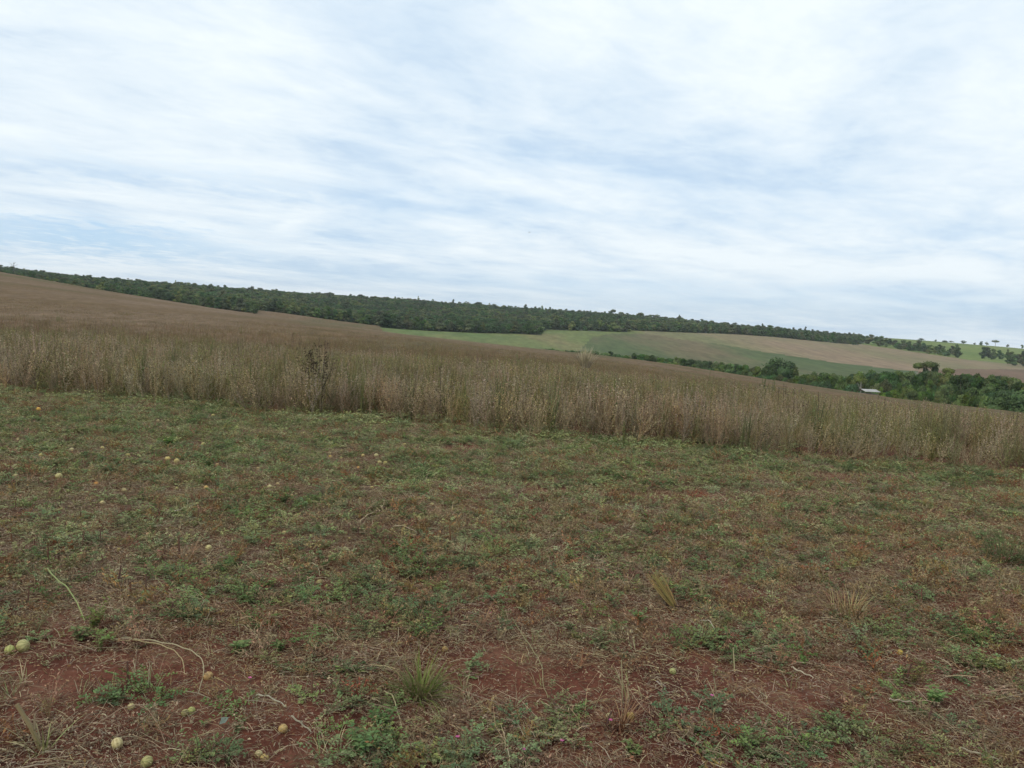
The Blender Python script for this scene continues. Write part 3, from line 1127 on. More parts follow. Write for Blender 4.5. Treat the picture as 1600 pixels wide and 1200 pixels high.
_CB, _CG, _CP = CB, CG, CP
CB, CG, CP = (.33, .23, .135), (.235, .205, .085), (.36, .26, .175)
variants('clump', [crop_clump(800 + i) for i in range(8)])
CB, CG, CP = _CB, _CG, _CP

def hfac(x, y):
    return np.interp(col_u(x, y), [600, 900, 1200, 1600], [.97, .93, .86, .76])


def crop_side(x, y):
    u = float(col_u(x, y))
    return ' at the left' if u < 470 else ' in the middle' if u < 930 else ' at the right'


def crop_label(x, y):
    u = float(col_u(x, y))
    if u < 470:
        return 'dry brown crop plant in the front row, left of the tall dark-podded weed'
    if u < 930:
        return 'dry brown crop plant in the front row, between the dark-podded weed and the pale plume'
    return 'dry brown crop plant in the front row, right of the pale plume'


# front individuals: about 290 along the front edge
CGp = 'dry crop plants in the front row'
xs = np.linspace(-9.5, 7.6, 290)
for i, x in enumerate(xs):
    x = float(x + rnd.uniform(-.05, .05))
    y = float(crop_edge(x)) + rnd.uniform(-.12, .35)
    if abs(x + 2.55) < .32 or abs(x + 2.0) < .16 or abs(x + 3.35) < .2:
        y += .8
    k = rnd.randrange(10)
    s_ = rnd.uniform(.55, 1.05) * float(hfac(x, y)) * float(.72 + .5 * fbm(x * .9, y * .9, 66, 3))
    t = thing('crop_plant', crop_label(x, y), 'crop plant', (x, y, land1(x, y)), rnd.uniform(0, 6.28), s_, CGp + crop_side(x, y))
    ln_ = .13 if rnd.random() > .1 else .5
    t.rotation_euler = (rnd.gauss(0, ln_), rnd.gauss(0, ln_), rnd.uniform(0, 6.28))
    mesh_obj('stem', crop_st[k], t)
    mesh_obj('seed_pods', crop_pd[k], t)

rs = np.random.RandomState(11)


def crop_points(n, y0, y1, tmin=-1.5, tmax=1.4):
    n = int(n * 1.7)
    y = np.sqrt(rs.uniform(y0 ** 2, y1 ** 2, n))
    x = rs.uniform(tmin, tmax, n) * y
    return x, y


def not_gap(x, y):
    rown = y - crop_edge(x)
    return rown > .35


x, y = crop_points(24000, 8.0, 23)
# rows run roughly along the line of the edge
row = (y + .245 * x)
row = np.round(row / .42) * .42 + rs.normal(0, .05, len(x))
y = row - .245 * x
k_ = not_gap(x, y) & (rs.rand(len(x)) < np.clip(.45 + .8 * fbm(x * .6, y * .6, 61, 3), 0, 1))
x, y = x[k_], y[k_]
z = land(x, y)
n = len(x)
sc_ = rs.uniform(.62, 1.02, n) * (.9 + .2 * fbm(x * .5, y * .5, 63, 2)) * hfac(x, y) * (.70 + .55 * fbm(x * .7, y * .7, 64, 3))
sc_[(y - crop_edge(x) < 1.6) & (rs.rand(n) < .45)] *= .62
idx = rs.randint(0, 10, n)
gmask = (fbm(x * .35, y * .35, 65, 3) > .52) & (rs.rand(n) < .55)
idx[gmask] = rs.choice([4, 6, 9], gmask.sum())
sc_ *= np.interp(y, [12, 17, 23], [1, .92, .78])
scatter('standing_crop', 'crop', np.stack([x, y, z], 1), np.stack([rs.normal(0, .13, n), rs.normal(0, .13, n), rs.uniform(0, 6.28, n)], 1), sc_, 'standing brown crop behind its front row', idx)

x, y = crop_points(17000, 20, 62)
z = land(x, y); n = len(x)
scatter('standing_crop_further_off', 'clump', np.stack([x, y, z - .02], 1), np.stack([rs.normal(0, .04, n), rs.normal(0, .04, n), rs.uniform(0, 6.28, n)], 1), rs.uniform(.76, .98, n) * hfac(x, y) * np.interp(y, [20, 45], [.86, 1.0]), 'standing brown crop in the middle of the field')
x, y = crop_points(20000, 60, 230)
k_ = rs.rand(len(x)) < np.clip((230 - y) / 110, 0, 1)
x, y = x[k_], y[k_]
u = col_u(x, y)
k_ = y < np.interp(u, EDGE_U, EDGE_D)
x, y = x[k_], y[k_]
z = land(x, y); n = len(x)
scatter('standing_crop_far', 'clump', np.stack([x, y, z - .12], 1), np.stack([0 * x, 0 * x, rs.uniform(0, 6.28, n)], 1), rs.uniform(.8, 1.02, n) * hfac(x, y), 'standing brown crop towards the crest of the field')

rr_mask = np.hypot(CXm, CYm) > 24
sheet('crop_canopy', (CLS == 1) & rr_mask & (CYm > 0) & (CXm > -1.4 * CYm) & (CXm < 1.3 * CYm), M_CANOPY, 'dense brown top of the standing crop over the field', .62, 'stuff',
      lambda x, y: (fbm(x / 1.7, y / 1.7, 91, 3) - .5) * .26 + np.clip((np.hypot(x, y) - 60) / 120, 0, 1) * .12 - np.clip((44 - np.hypot(x, y)) / 20, 0, 1) * .38 - (1 - hfac(x, y)) * .6)

# ------------------------------------------------------------------ ground cover on the mown strip
STRAW = [(.36, .28, .155), (.29, .21, .12), (.23, .155, .095), (.33, .255, .165), (.19, .105, .06), (.13, .072, .042), (.43, .36, .22)]


def straw_patch(seed, n=260, fl=240):
    global rnd
    keep, rnd = rnd, random.Random(seed)
    mb = MB()
    for i in range(n):
        q = .34 * math.sqrt(rnd.random())
        a = rnd.uniform(0, 6.28)
        p = Vector((q * math.cos(a), q * math.sin(a), rnd.uniform(.0, .022)))
        ln = min(.2, rnd.lognormvariate(math.log(.034), .55))
        d = Vector((math.cos(a * 7.3), math.sin(a * 7.3), rnd.gauss(0.05, .22)))
        d.normalize()
        r = rnd.uniform(.0005, .0013) * (1.5 if ln > .1 else 1)
        side = Vector((-d.y, d.x, 0)) * ln * rnd.gauss(0, .07)
        mb.tube([p, p + d * ln * .5 + side + Vector((0, 0, .004)), p + d * ln], [r, r * .9, r * .6], vary(rnd.choice(STRAW), .25), 3)
    for i in range(fl):
        q = .34 * math.sqrt(rnd.random())
        a = rnd.uniform(0, 6.28)
        p = Vector((q * math.cos(a), q * math.sin(a), rnd.uniform(.002, .02)))
        mb.leaf(p, rdir(.7), Vector((rnd.gauss(0, .5), rnd.gauss(0, .5), 1)), rnd.uniform(.005, .018), rnd.uniform(.004, .010), vary(rnd.choice(STRAW[1:6]), .35), .3)
    me = mb.mesh('straw', M_DRY)
    rnd = keep
    return me


GREENS = [(.15, .21, .078), (.185, .24, .095), (.13, .19, .078), (.23, .24, .095)]
PALES = [(.32, .38, .17), (.38, .40, .18), (.30, .37, .17), (.41, .39, .20)]


def green_weed(seed, pal=None):
    global rnd
    keep, rnd = rnd, random.Random(seed)
    mb = MB()
    base = rnd.choice(pal or GREENS)
    R_ = rnd.uniform(.07, .13)
    hh = rnd.uniform(.02, .075)
    for b in range(rnd.randrange(7, 12)):
        a = rnd.uniform(0, 6.28)
        ln = R_ * rnd.uniform(.5, 1.1)
        e = Vector((math.cos(a) * ln, math.sin(a) * ln, hh * rnd.uniform(.4, 1.2)))
        m_ = e * .5 + Vector((0, 0, hh * .35))
        mb.tube([Vector((0, 0, 0)), m_, e], [.0013, .001, .0006], vary((.16, .13, .07), .3), 3)
        for j in range(rnd.randrange(10, 15)):
            f = min(1, (j + 1) / 13)
            p = (m_ * (f * 2)) if f < .5 else m_.lerp(e, f * 2 - 1)
            d = Vector((math.cos(a + (1.1 if j % 2 else -1.1)), math.sin(a + (1.1 if j % 2 else -1.1)), rnd.uniform(-.1, .6)))
            l_ = rnd.uniform(.009, .019)
            mb.leaf(p, d, Vector((rnd.gauss(0, .35), rnd.gauss(0, .35), 1)), l_, l_ * rnd.uniform(.4, .62), vary(base, .25, .08), .18)
        for j in range(6):
            d = rdir(.4); d.z = abs(d.z)
            mb.leaf(e, d, Vector((rnd.gauss(0, .4), rnd.gauss(0, .4), 1)), rnd.uniform(.009, .015), .006, vary(base, .25, .08), .18)
    me = mb.mesh('weed', M_LEAF)
    rnd = keep
    return me


def dry_weed(seed):
    global rnd
    keep, rnd = rnd, random.Random(seed)
    mb = MB()
    base = rnd.choice([(.21, .095, .05), (.27, .165, .085), (.22, .14, .065), (.31, .23, .12), (.22, .20, .085)])
    for b in range(rnd.randrange(9, 16)):
        a = rnd.uniform(0, 6.28)
        ln = rnd.uniform(.03, .10)
        e = Vector((math.cos(a) * ln, math.sin(a) * ln, rnd.uniform(.02, .10)))
        m_ = e * .5 + Vector((rnd.gauss(0, .006), rnd.gauss(0, .006), .012))
        mb.tube([Vector((0, 0, 0)), m_, e], [.0012, .0009, .0005], vary(base, .3), 3)
        for j in range(7):
            p = m_.lerp(e, rnd.random())
            l_ = rnd.uniform(.006, .02)
            mb.leaf(p, rdir(), rdir(), l_, l_ * .4, vary(base, .35, .1), .2)
    me = mb.mesh('dry_weed', M_DRY)
    rnd = keep
    return me


def grass_bits(seed, n, h, w, cols, lean=.5, curve=1.0, rad=.03, mat=None):
    global rnd
    keep, rnd = rnd, random.Random(seed)
    mb = MB()
    for i in range(n):
        a = rnd.uniform(0, 6.28)
        q = rad * math.sqrt(rnd.random())
        mb.blade(Vector((q * math.cos(a), q * math.sin(a), 0)), a + rnd.gauss(0, .5), h * rnd.uniform(.55, 1.1), w * rnd.uniform(.7, 1.2), lean * rnd.uniform(.1, 1.2), curve * rnd.uniform(.2, 1.2), vary(rnd.choice(cols), .25), 4)
    me = mb.mesh('grass', mat or M_LEAF)
    rnd = keep
    return me


variants('straw', [straw_patch(900 + i) for i in range(9)])
variants('weed', [green_weed(920 + i) for i in range(14)])
variants('paleweed', [green_weed(990 + i, PALES) for i in range(10)])
variants('dryweed', [dry_weed(950 + i) for i in range(12)])
variants('grassbit', [grass_bits(970 + i, 9, .09, .003, [(.33, .31, .14), (.39, .33, .19), (.23, .27, .11), (.44, .36, .23)], .9, 1.2) for i in range(8)])

# where the photo shows green mats and bare red earth: (u, v, half-width px, half-height px, amount)
GREEN = [(225, 1108, 60, 22, 1.2), (540, 1085, 75, 30, 1.3), (520, 1170, 110, 30, 1.0), (610, 1170, 60, 25, .8), (840, 1120, 90, 45, 1.5), (780, 1180, 110, 30, 1), (1060, 1130, 60, 40, 1.2),
         (1270, 1140, 110, 45, 1.4), (1440, 1130, 90, 50, 1.2), (1160, 1180, 80, 30, 1), (1130, 1010, 70, 35, 1.0), (980, 1040, 60, 25, .7), (620, 900, 120, 40, .8), (450, 900, 90, 40, .8),
         (870, 865, 130, 28, 1.0), (940, 890, 90, 25, .9), (700, 850, 90, 25, .8), (1360, 820, 140, 25, .8), (1300, 950, 60, 15, .3), (480, 760, 200, 40, .9), (270, 690, 180, 35, 1.0),
         (120, 700, 140, 25, .7), (950, 755, 120, 20, 1.2), (640, 740, 120, 20, .8), (1050, 720, 200, 20, .9), (1350, 735, 120, 10, 1.3), (1500, 755, 100, 14, 1.3), (800, 690, 300, 12, .9),
         (330, 650, 300, 18, .8), (1250, 700, 150, 12, .9), (120, 1100, 50, 30, .7), (350, 830, 120, 40, .6), (90, 860, 90, 40, .5), (1330, 1020, 60, 30, .9), (1480, 960, 90, 40, .8), (1530, 1060, 80, 80, .8),
         (1150, 870, 60, 20, .5), (660, 970, 70, 25, .7), (60, 1000, 60, 30, .5), (330, 940, 90, 30, .6), (1480, 900, 60, 20, .8), (280, 1180, 80, 25, .7)]
BARE = [(750, 1070, 110, 15, 1.2), (960, 1075, 240, 22, 1.6), (1180, 1095, 120, 22, 1.3), (170, 1060, 120, 22, 1.1), (130, 1110, 60, 18, 1.1), (520, 1125, 70, 12, 1.0), (60, 1080, 60, 25, .8), (1100, 1190, 120, 14, 1.0), (350, 1150, 60, 30, .8),
        (840, 765, 60, 9, 1.3), (1060, 775, 100, 7, 1.5), (1330, 745, 70, 7, 1.5), (1530, 760, 50, 6, 1.2), (700, 758, 60, 5, 1.1), (720, 700, 80, 6, .9), (1350, 845, 60, 6, .8), (440, 1190, 80, 16, .8),
        (700, 1000, 60, 10, .4), (1250, 1090, 60, 18, 1), (880, 1190, 60, 14, .6), (20, 1050, 30, 30, .6)]
DRYP = [(940, 830, 260, 30, 1.0), (1130, 940, 220, 35, 1.1), (1290, 930, 90, 25, 1.5), (700, 890, 120, 20, .9), (930, 920, 150, 20, 1.2), (450, 960, 90, 40, .8), (80, 980, 90, 30, 1.0), (1400, 850, 120, 30, .8), (1350, 960, 100, 25, 1.0),
        (60, 740, 90, 25, .7), (260, 900, 120, 30, .6), (740, 930, 150, 30, 1.0), (650, 800, 150, 20, .8), (350, 780, 100, 15, .6)]


NEARG = [(183, 1163, 19, 2, 'large pale striped gourd near the bottom left corner, tallest of the nearest ones'),
         (229, 1192, 19, 1, 'pale striped gourd cut by the bottom edge of the photo'),
         (404, 1180, 11, 2, 'smaller pale gourd touching its tan neighbour at the bottom'),
         (413, 1185, 15, 0, 'tan oval gourd touching its smaller pale neighbour at the bottom'),
         (442, 1139, 17, 0, 'single round yellow gourd on bare soil left of the bottom centre'),
         (325, 1057, 15, 3, 'orange oval gourd beside the bend of a pale vine'),
         (15, 1017, 16, 4, 'green-striped gourd at the left edge, left of its brighter twin'),
         (36, 1011, 20, 1, 'greenish cream gourd at the left edge, right one of a pair'),
         (205, 1106, 8, 2, 'tiny pale gourd half hidden in the green mat at lower left'),
         (289, 1115, 11, 1, 'cream gourd in weeds, left one of a close pair at lower left'),
         (299, 1112, 10, 4, 'greenish gourd in weeds, right one of a close pair at lower left'),
         (985, 1119, 14, 0, 'bright yellow gourd beside a reddish dead tuft at bottom right of centre'),
         (951, 1121, 9, 2, 'small yellow gourd just left of the bright yellow one, behind a brown stub'),
         (1051, 1050, 9, 4, 'small greenish yellow gourd in weeds right of the bare soil strip'),
         (1406, 1020, 10, 0, 'lone small yellow gourd in the grass at the right side'),
         (499, 910, 11, 1, 'pale ribbed gourd with a curling stem in green weeds left of centre'),
         (695, 1016, 6, 0, 'tiny yellow gourd in litter above the grass tuft'),
         (546, 843, 8, 1, 'pale yellow gourd beside two brown cut stalks'),
         (326, 857, 12, 2, 'cream gourd lying on bare litter in the left middle ground'),
         (186, 860, 6, 0, 'small orange-yellow gourd on litter at left'),
         (299, 830, 8, 1, 'greenish pale gourd behind the cream one in the left middle ground'),
         (3, 851, 10, 1, 'pale gourd at the left edge with a short stem'),
         (160, 787, 10, 2, 'whitish gourd on dry litter at left'),
         (194, 767, 9, 2, 'whitish gourd just behind and right of another on dry litter at left'),
         (322, 763, 10, 0, 'bright yellow gourd on the brown patch at left'),
         (276, 764, 8, 1, 'dull cream gourd left of the bright yellow one on the brown patch')]
FARG = [(28, 688, 5), (64, 712, 5), (112, 704, 6), (200, 712, 6), (262, 718, 7), (276, 721, 7), (318, 695, 6), (340, 727, 5), (24, 745, 6), (92, 745, 8), (150, 757, 6), (160, 701, 5),
        (403, 733, 5), (408, 730, 4), (421, 761, 6), (434, 757, 5), (456, 775, 4), (463, 773, 4), (487, 766, 4), (512, 710, 4), (516, 714, 5), (516, 709, 5), (534, 705, 5), (533, 716, 4), (567, 712, 5),
        (588, 712, 6), (593, 723, 6), (602, 724, 6), (632, 695, 5), (650, 696, 5), (468, 716, 4), (464, 758, 4), (560, 731, 4), (563, 780, 4), (581, 763, 6), (601, 776, 5), (640, 779, 5), (675, 789, 6),
        (444, 833, 6), (475, 677, 4), (60, 640, 5), (333, 650, 5), (247, 658, 4), (538, 660, 4), (541, 663, 4)]
CLEAR = []
for (u_, v_, r_) in ((1040, 955, .13), (1058, 962, .1), (655, 1090, .1), (975, 1100, .1), (972, 1130, .07), (990, 942, .08), (300, 1030, .06), (316, 1065, .06), (250, 1020, .05), (840, 1045, .05), (850, 1085, .05), (815, 1000, .04), (66, 1175, .1), (390, 1082, .04), (342, 1142, .05), (95, 950, .06)):
    gx, gy, gz_ = ground_hit(u_, v_)
    CLEAR.append((gx, gy, r_))
for g_ in NEARG + FARG:
    gx, gy, gz_ = ground_hit(g_[0], g_[1] + g_[2] * .3)
    CLEAR.append((gx, gy, g_[2] * gy / FPX * .5 + .07))


def blobs(U, V, L_):
    t = np.zeros(U.shape)
    for (u, v, a, b, k) in L_:
        t += k * np.exp(-(((U - u) / a) ** 2 + ((V - v) / b) ** 2))
    return t


rs = np.random.RandomState(23)


def strip_points(n, y0=1.2, margin=.3):
    n = int(n * 1.33)
    # bearings within a margin of the frame, plus the surroundings of the camera
    r = np.sqrt(rs.uniform(y0 ** 2, 15.5 ** 2, n))
    th = rs.uniform(R(-62), R(58), n)
    x, y = r * np.sin(th), r * np.cos(th)
    k = y < crop_edge(x) + margin
    x, y = x[k], y[k]
    U, V = project_np(x, y, np.zeros(len(x)))
    return x, y, U, V


def put(name, key, n, dens, label, smin, smax, tilt=.1, lift=0.0, margin=.3, power=1.0):
    x, y, U, V = strip_points(n, margin=margin)
    d = dens(x, y, U, V)
    k = rs.rand(len(x)) < d
    if key != 'straw':                         # leave the gourds uncovered
        for gx, gy, gr in CLEAR:
            gd = math.hypot(gx, gy)
            ax, ay = gx / gd, gy / gd
            t_ = np.clip((gx - x) * ax + (gy - y) * ay, 0, .03 * gd)     # distance towards the path
            dx, dy = x + t_ * ax - gx, y + t_ * ay - gy
            k &= (dx * dx + dy * dy) > gr * gr
    x, y = x[k], y[k]
    z = land(x, y) + lift
    m_ = len(x)
    s_ = smin + (smax - smin) * rs.rand(m_) ** power
    return scatter(name, key, np.stack([x, y, z], 1), np.stack([rs.normal(0, tilt, m_), rs.normal(0, tilt, m_), rs.uniform(0, 6.28, m_)], 1), s_, label)


def nz(x, y, f, s):
    return fbm(x * f, y * f, s, 4)


put('straw_litter', 'straw', 7500, lambda x, y, U, V: np.clip(.95 - 1.7 * blobs(U, V, BARE) + .5 * (nz(x, y, 1.1, 3) - .5), .04, 1), 'pale straw and crushed stalks littering the mown strip', .7, 1.15, .03)
put('green_ground_weeds', 'weed', 36000, lambda x, y, U, V: np.clip(.05 + np.clip((900 - V) / 900, 0, .12) + .8 * blobs(U, V, GREEN) * np.clip((nz(x, y, 2.2, 13) - .3) * 3.2, 0, 1.5) + .55 * np.clip((nz(x, y, 1.0, 14) - .5) * 3, 0, 1) - .6 * blobs(U, V, BARE), .015, 1), 'low green weeds spreading over the mown strip', .5, 1.25, .15)
put('pale_green_weeds', 'paleweed', 26000, lambda x, y, U, V: np.clip(.03 + np.clip((950 - V) / 230, 0, 1) * (.54 + .9 * (nz(x, y, .8, 18) - .45) + .25 * blobs(U, V, GREEN)) - .5 * blobs(U, V, BARE), .01, 1), 'pale olive ground weeds spread over the far part of the mown strip', .4, 1.0, .15)
put('dry_red_weeds', 'dryweed', 30000, lambda x, y, U, V: np.clip(.22 + .5 * blobs(U, V, DRYP) + .5 * np.clip((nz(x, y, 1.4, 15) - .48) * 3, 0, 1) - .5 * blobs(U, V, BARE), .02, 1), 'dried reddish brown weeds on the mown strip', .5, 1.25, .2)
put('short_grass', 'grassbit', 22000, lambda x, y, U, V: np.clip(.12 + np.clip((960 - V) / 500, 0, .45) + .8 * (nz(x, y, .9, 16) - .45), .03, 1), 'thin short grass among the litter', .5, 1.2, .2)

# weeds under the front of the crop
x = rs.uniform(-10, 8, 1500)
y = crop_edge(x) + rs.uniform(-.5, 1.3, len(x))
k_ = fbm(x * .8, y * .8, 71, 3) > .44
x, y = x[k_], y[k_]
scatter('weeds_at_crop_foot', 'paleweed', np.stack([x, y, land(x, y)], 1), np.stack([0 * x, 0 * x, rs.uniform(0, 6, len(x))], 1), rs.uniform(.7, 1.7, len(x)), 'green and olive weeds at the foot of the standing crop')

# ------------------------------------------------------------------ gourds
def gourd_mesh(seed, col, stripe):
    rg = random.Random(seed)
    me = bpy.data.meshes.new('gourd')
    n, m = 18, 11
    vs, fs, cs = [], [], []
    rib = rg.uniform(.015, .035)
    for j in range(m + 1):
        ph = math.pi * j / m
        for i in range(n):
            a = 2 * math.pi * i / n
            r = math.sin(ph) * (1 + rib * math.cos(9 * a))
            z = math.cos(ph) * 1.08
            if j == 0:
                z -= .08
            vs.append((r * math.cos(a), r * math.sin(a), z))
            k = .5 + .5 * math.cos(9 * a)
            cs.append(tuple(col[q] * k + stripe[q] * (1 - k) for q in range(3)))
    for j in range(m):
        for i in range(n):
            i2 = (i + 1) % n
            fs.append((j * n + i, (j + 1) * n + i, (j + 1) * n + i2, j * n + i2))
    mb = MB(); mb.v = [Vector(v) for v in vs]; mb.f = fs; mb.c = cs
    return mb.mesh('rind', M_GOURD, True)


M_GOURD = plant_mat('gourd_rind', 0, .012, .15, .12, .55)


def add_dirt(m, scale, col):
    nt = m.node_tree
    p = [n for n in nt.nodes if n.type == 'BSDF_PRINCIPLED'][0]
    src = p.inputs['Base Color'].links[0].from_socket
    tc = nt.nodes.new('ShaderNodeTexCoord')
    no = nt.nodes.new('ShaderNodeTexNoise')
    no.inputs['Scale'].default_value = scale; no.inputs['Detail'].default_value = 6; no.inputs['Roughness'].default_value = .65
    nt.links.new(tc.outputs['Object'], no.inputs['Vector'])
    mr = nt.nodes.new('ShaderNodeMapRange')
    mr.inputs['From Min'].default_value = .5; mr.inputs['From Max'].default_value = .68; mr.inputs['To Max'].default_value = .5
    nt.links.new(no.outputs[0], mr.inputs[0])
    mx = nt.nodes.new('ShaderNodeMix'); mx.data_type = 'RGBA'
    nt.links.new(mr.outputs[0], mx.inputs['Factor'])
    nt.links.new(src, mx.inputs[6]); mx.inputs[7].default_value = (*col, 1)
    nt.links.new(mx.outputs[2], p.inputs['Base Color'])


add_dirt(M_GOURD, 1.9, (.15, .085, .045))
GM = [gourd_mesh(1, (.46, .33, .09), (.36, .25, .07)), gourd_mesh(2, (.42, .36, .14), (.24, .23, .075)), gourd_mesh(3, (.48, .40, .18), (.34, .28, .10)),
      gourd_mesh(4, (.50, .29, .10), (.44, .25, .08)), gourd_mesh(5, (.38, .38, .15), (.22, .26, .08))]
mb = MB()
mb.tube([Vector((0, 0, .98)), Vector((.08, .03, 1.25)), Vector((.3, .1, 1.45))], [.09, .06, .05], (.35, .30, .16), 5, True)
STALKLET = mb.mesh('stalk', M_DRY)


def gourd(u, v, dia, kind, label, group=None, squash=1.0):
    x, y, z = ground_hit(u, v + 0.25 * dia)
    d = math.hypot(x, y)
    r = max(.014, dia * math.sqrt(x * x + y * y + CAMZ ** 2) / FPX / 2 * .75)
    t = thing('gourd', label, 'gourd', (x, y, z + r * .66), 0, (r, r * squash, r), group,
              rot=(rnd.uniform(.6, 1.6), rnd.uniform(-.5, .5), rnd.uniform(0, 6.28)))
    mesh_obj('rind', GM[kind], t)
    mesh_obj('stalk', STALKLET, t)
    return t


for (u, v, dd, k, lab) in NEARG:
    gourd(u, v, dd, k, lab, 'small gourds scattered on the mown strip', rnd.uniform(1.0, 1.2))
for (u, v, dd) in FARG:
    reg = 'left' if u < 400 else 'middle'
    lab = 'small pale gourd lying far back at the left side of the mown strip' if u < 400 else 'small yellowish gourd lying far back in the middle of the mown strip'
    gourd(u, v, dd * 1.5, rnd.choice([0, 1, 2, 2, 3]), lab, 'small gourds far back at the ' + reg, 1.1)

# ------------------------------------------------------------------ cut stalks
def stalk_mesh(seed, lean, thick=.0055):
    rg = random.Random(seed)
    global rnd
    mb = MB()
    c = rg.choice([(.13, .065, .045), (.16, .08, .05), (.11, .06, .045)])
    keep, rnd = rnd, rg
    pts = [Vector((0, 0, -.01)), Vector((lean * .4, .01 * rg.uniform(-1, 1), .5)), Vector((lean, 0, 1.0))]
    mb.tube(pts, [thick * 1.3 * 8, thick * 8, thick * .85 * 8], c, 6, True)
    if rg.random() < .6:
        mb.tube([pts[1], Vector((lean * .4 + rg.uniform(-.2, .2), .1, .5 + rg.uniform(.15, .3)))], [.02, .012], c, 4, True)
    me = mb.mesh('cut_stalk', M_BARK)
    rnd = keep
    return me


SM = [stalk_mesh(i, [-.12, .05, .0, .15, -.05, .22][i]) for i in range(6)]
STK = [(19, 850, 22), (53, 862, 22), (75, 886, 27), (128, 856, 22), (157, 850, 20), (184, 912, 26), (161, 890, 20), (44, 942, 22), (228, 925, 25), (23, 800, 18), (38, 830, 16), (52, 800, 12), (119, 790, 12),
       (125, 812, 10), (247, 815, 18), (307, 820, 22), (280, 872, 30), (369, 800, 20), (205, 935, 22), (544, 838, 20), (559, 845, 22), (574, 840, 14), (599, 855, 18), (690, 834, 16), (704, 850, 28), (725, 872, 22),
       (667, 908, 30), (571, 905, 18), (549, 957, 28), (614, 925, 16), (480, 993, 26), (870, 1007, 26), (876, 998, 18), (930, 975, 20), (1138, 1020, 20), (946, 1142, 30), (720, 1132, 32), (733, 1135, 24),
       (487, 1090, 36), (1378, 1062, 22), (1402, 1068, 26), (1415, 1066, 26), (1440, 945, 22), (1295, 1092, 20), (968, 731, 9), (1082, 785, 13), (913, 845, 10), (903, 893, 12), (1270, 852, 9), (780, 900, 16),
       (1010, 905, 12), (1180, 905, 12), (1500, 940, 20), (1235, 800, 12), (1277, 815, 16), (60, 760, 12), (208, 800, 12), (15, 735, 14), (350, 735, 12), (100, 830, 14), (430, 800, 10), (498, 812, 10), (640, 805, 10),
       (1449, 1130, 24), (200, 1075, 36), (265, 965, 22), (300, 905, 14), (398, 905, 16), (440, 870, 12), (760, 860, 12), (800, 905, 14), (1350, 865, 12), (1095, 880, 12), (1500, 860, 12)]
for i, (u, v, h) in enumerate(STK):
    x, y, z = ground_hit(u, v)
    dd = math.sqrt(x * x + y * y + CAMZ ** 2)
    hh = h * dd / FPX * 1.05
    if v > 950:
        lab, grp = 'dark brown cut stalk stub standing upright in the nearest part of the mown strip', 'cut stalks near the camera'
    elif u < 420:
        lab, grp = 'dark brown cut stalk stub standing upright in the left middle ground', 'cut stalks at the left'
    else:
        lab, grp = 'thin brown cut stalk stub standing in the middle ground right of the gourds', 'cut stalks in the middle'
    wd = max(.10, hh) * (1.0 if h > 18 else .8)
    mesh_obj('cut_stalk', SM[i % 6], None, (x, y, z - .004), rnd.uniform(-.6, .6), (wd * .8, wd * .8, hh), lab, 'stalk', grp)
# pale upright straws near the bottom
mb = MB()
mb.tube([Vector((0, 0, -.01)), Vector((-.01, 0, .09)), Vector((-.02, 0, .17))], [.003, .0028, .002], (.42, .36, .20), 5, True)
PS = mb.mesh('pale_stalk', M_DRY)
for (u, v, h, lab) in ((973, 1096, 62, 'tallest pale yellow stalk standing upright over the bare soil strip'), (984, 1096, 26, 'short pale stalk at the right foot of the tallest pale stalk'),
                       (979, 1094, 24, 'greenish short stalk between the tallest pale stalk and its right neighbour'), (1148, 1052, 38, 'slender yellowish stalk standing in weeds right of centre'),
                       (1120, 1086, 26, 'pale stalk standing alone on the red soil at right'), (1003, 1092, 18, 'shortest pale stalk at the right end of the upright group')):
    x, y, z = ground_hit(u, v)
    hh = h * math.sqrt(x * x + y * y + CAMZ ** 2) / FPX / .17
    mesh_obj('pale_stalk', PS, None, (x, y, z), rnd.uniform(0, .5), (1.0, 1.0, hh), lab, 'stalk')

# ------------------------------------------------------------------ vines and sticks lying on the ground
def ground_path(name, pix, rad, col, label, cat, lift=.02, arch=0.0, taper=.6):
    P_ = []
    ctrl = []
    for (u, v) in pix:
        x, y, z = ground_hit(u, v)
        ctrl.append(Vector((x, y, z)))
    org = ctrl[0].copy()
    # Catmull-Rom through the points
    out = []
    for i in range(len(ctrl) - 1):
        p0, p1, p2, p3 = ctrl[max(i - 1, 0)], ctrl[i], ctrl[i + 1], ctrl[min(i + 2, len(ctrl) - 1)]
        for s in range(5):
            t = s / 5
            out.append(.5 * ((2 * p1) + (p2 - p0) * t + (2 * p0 - 5 * p1 + 4 * p2 - p3) * t * t + (3 * p1 - p0 - 3 * p2 + p3) * t ** 3))
    out.append(ctrl[-1])
    n = len(out)
    mb = MB()
    pts = [p - org + Vector((0, 0, lift + arch * math.sin(math.pi * i / (n - 1)) + .003 * math.sin(i * 1.7))) for i, p in enumerate(out)]
    rad *= .8
    mb.tube(pts, [rad * (1 - (1 - taper) * i / (n - 1)) for i in range(n)], col, 5, True)
    me = mb.mesh(name, M_DRY)
    return mesh_obj(name, me, None, org, 0, 1.0, label, cat)


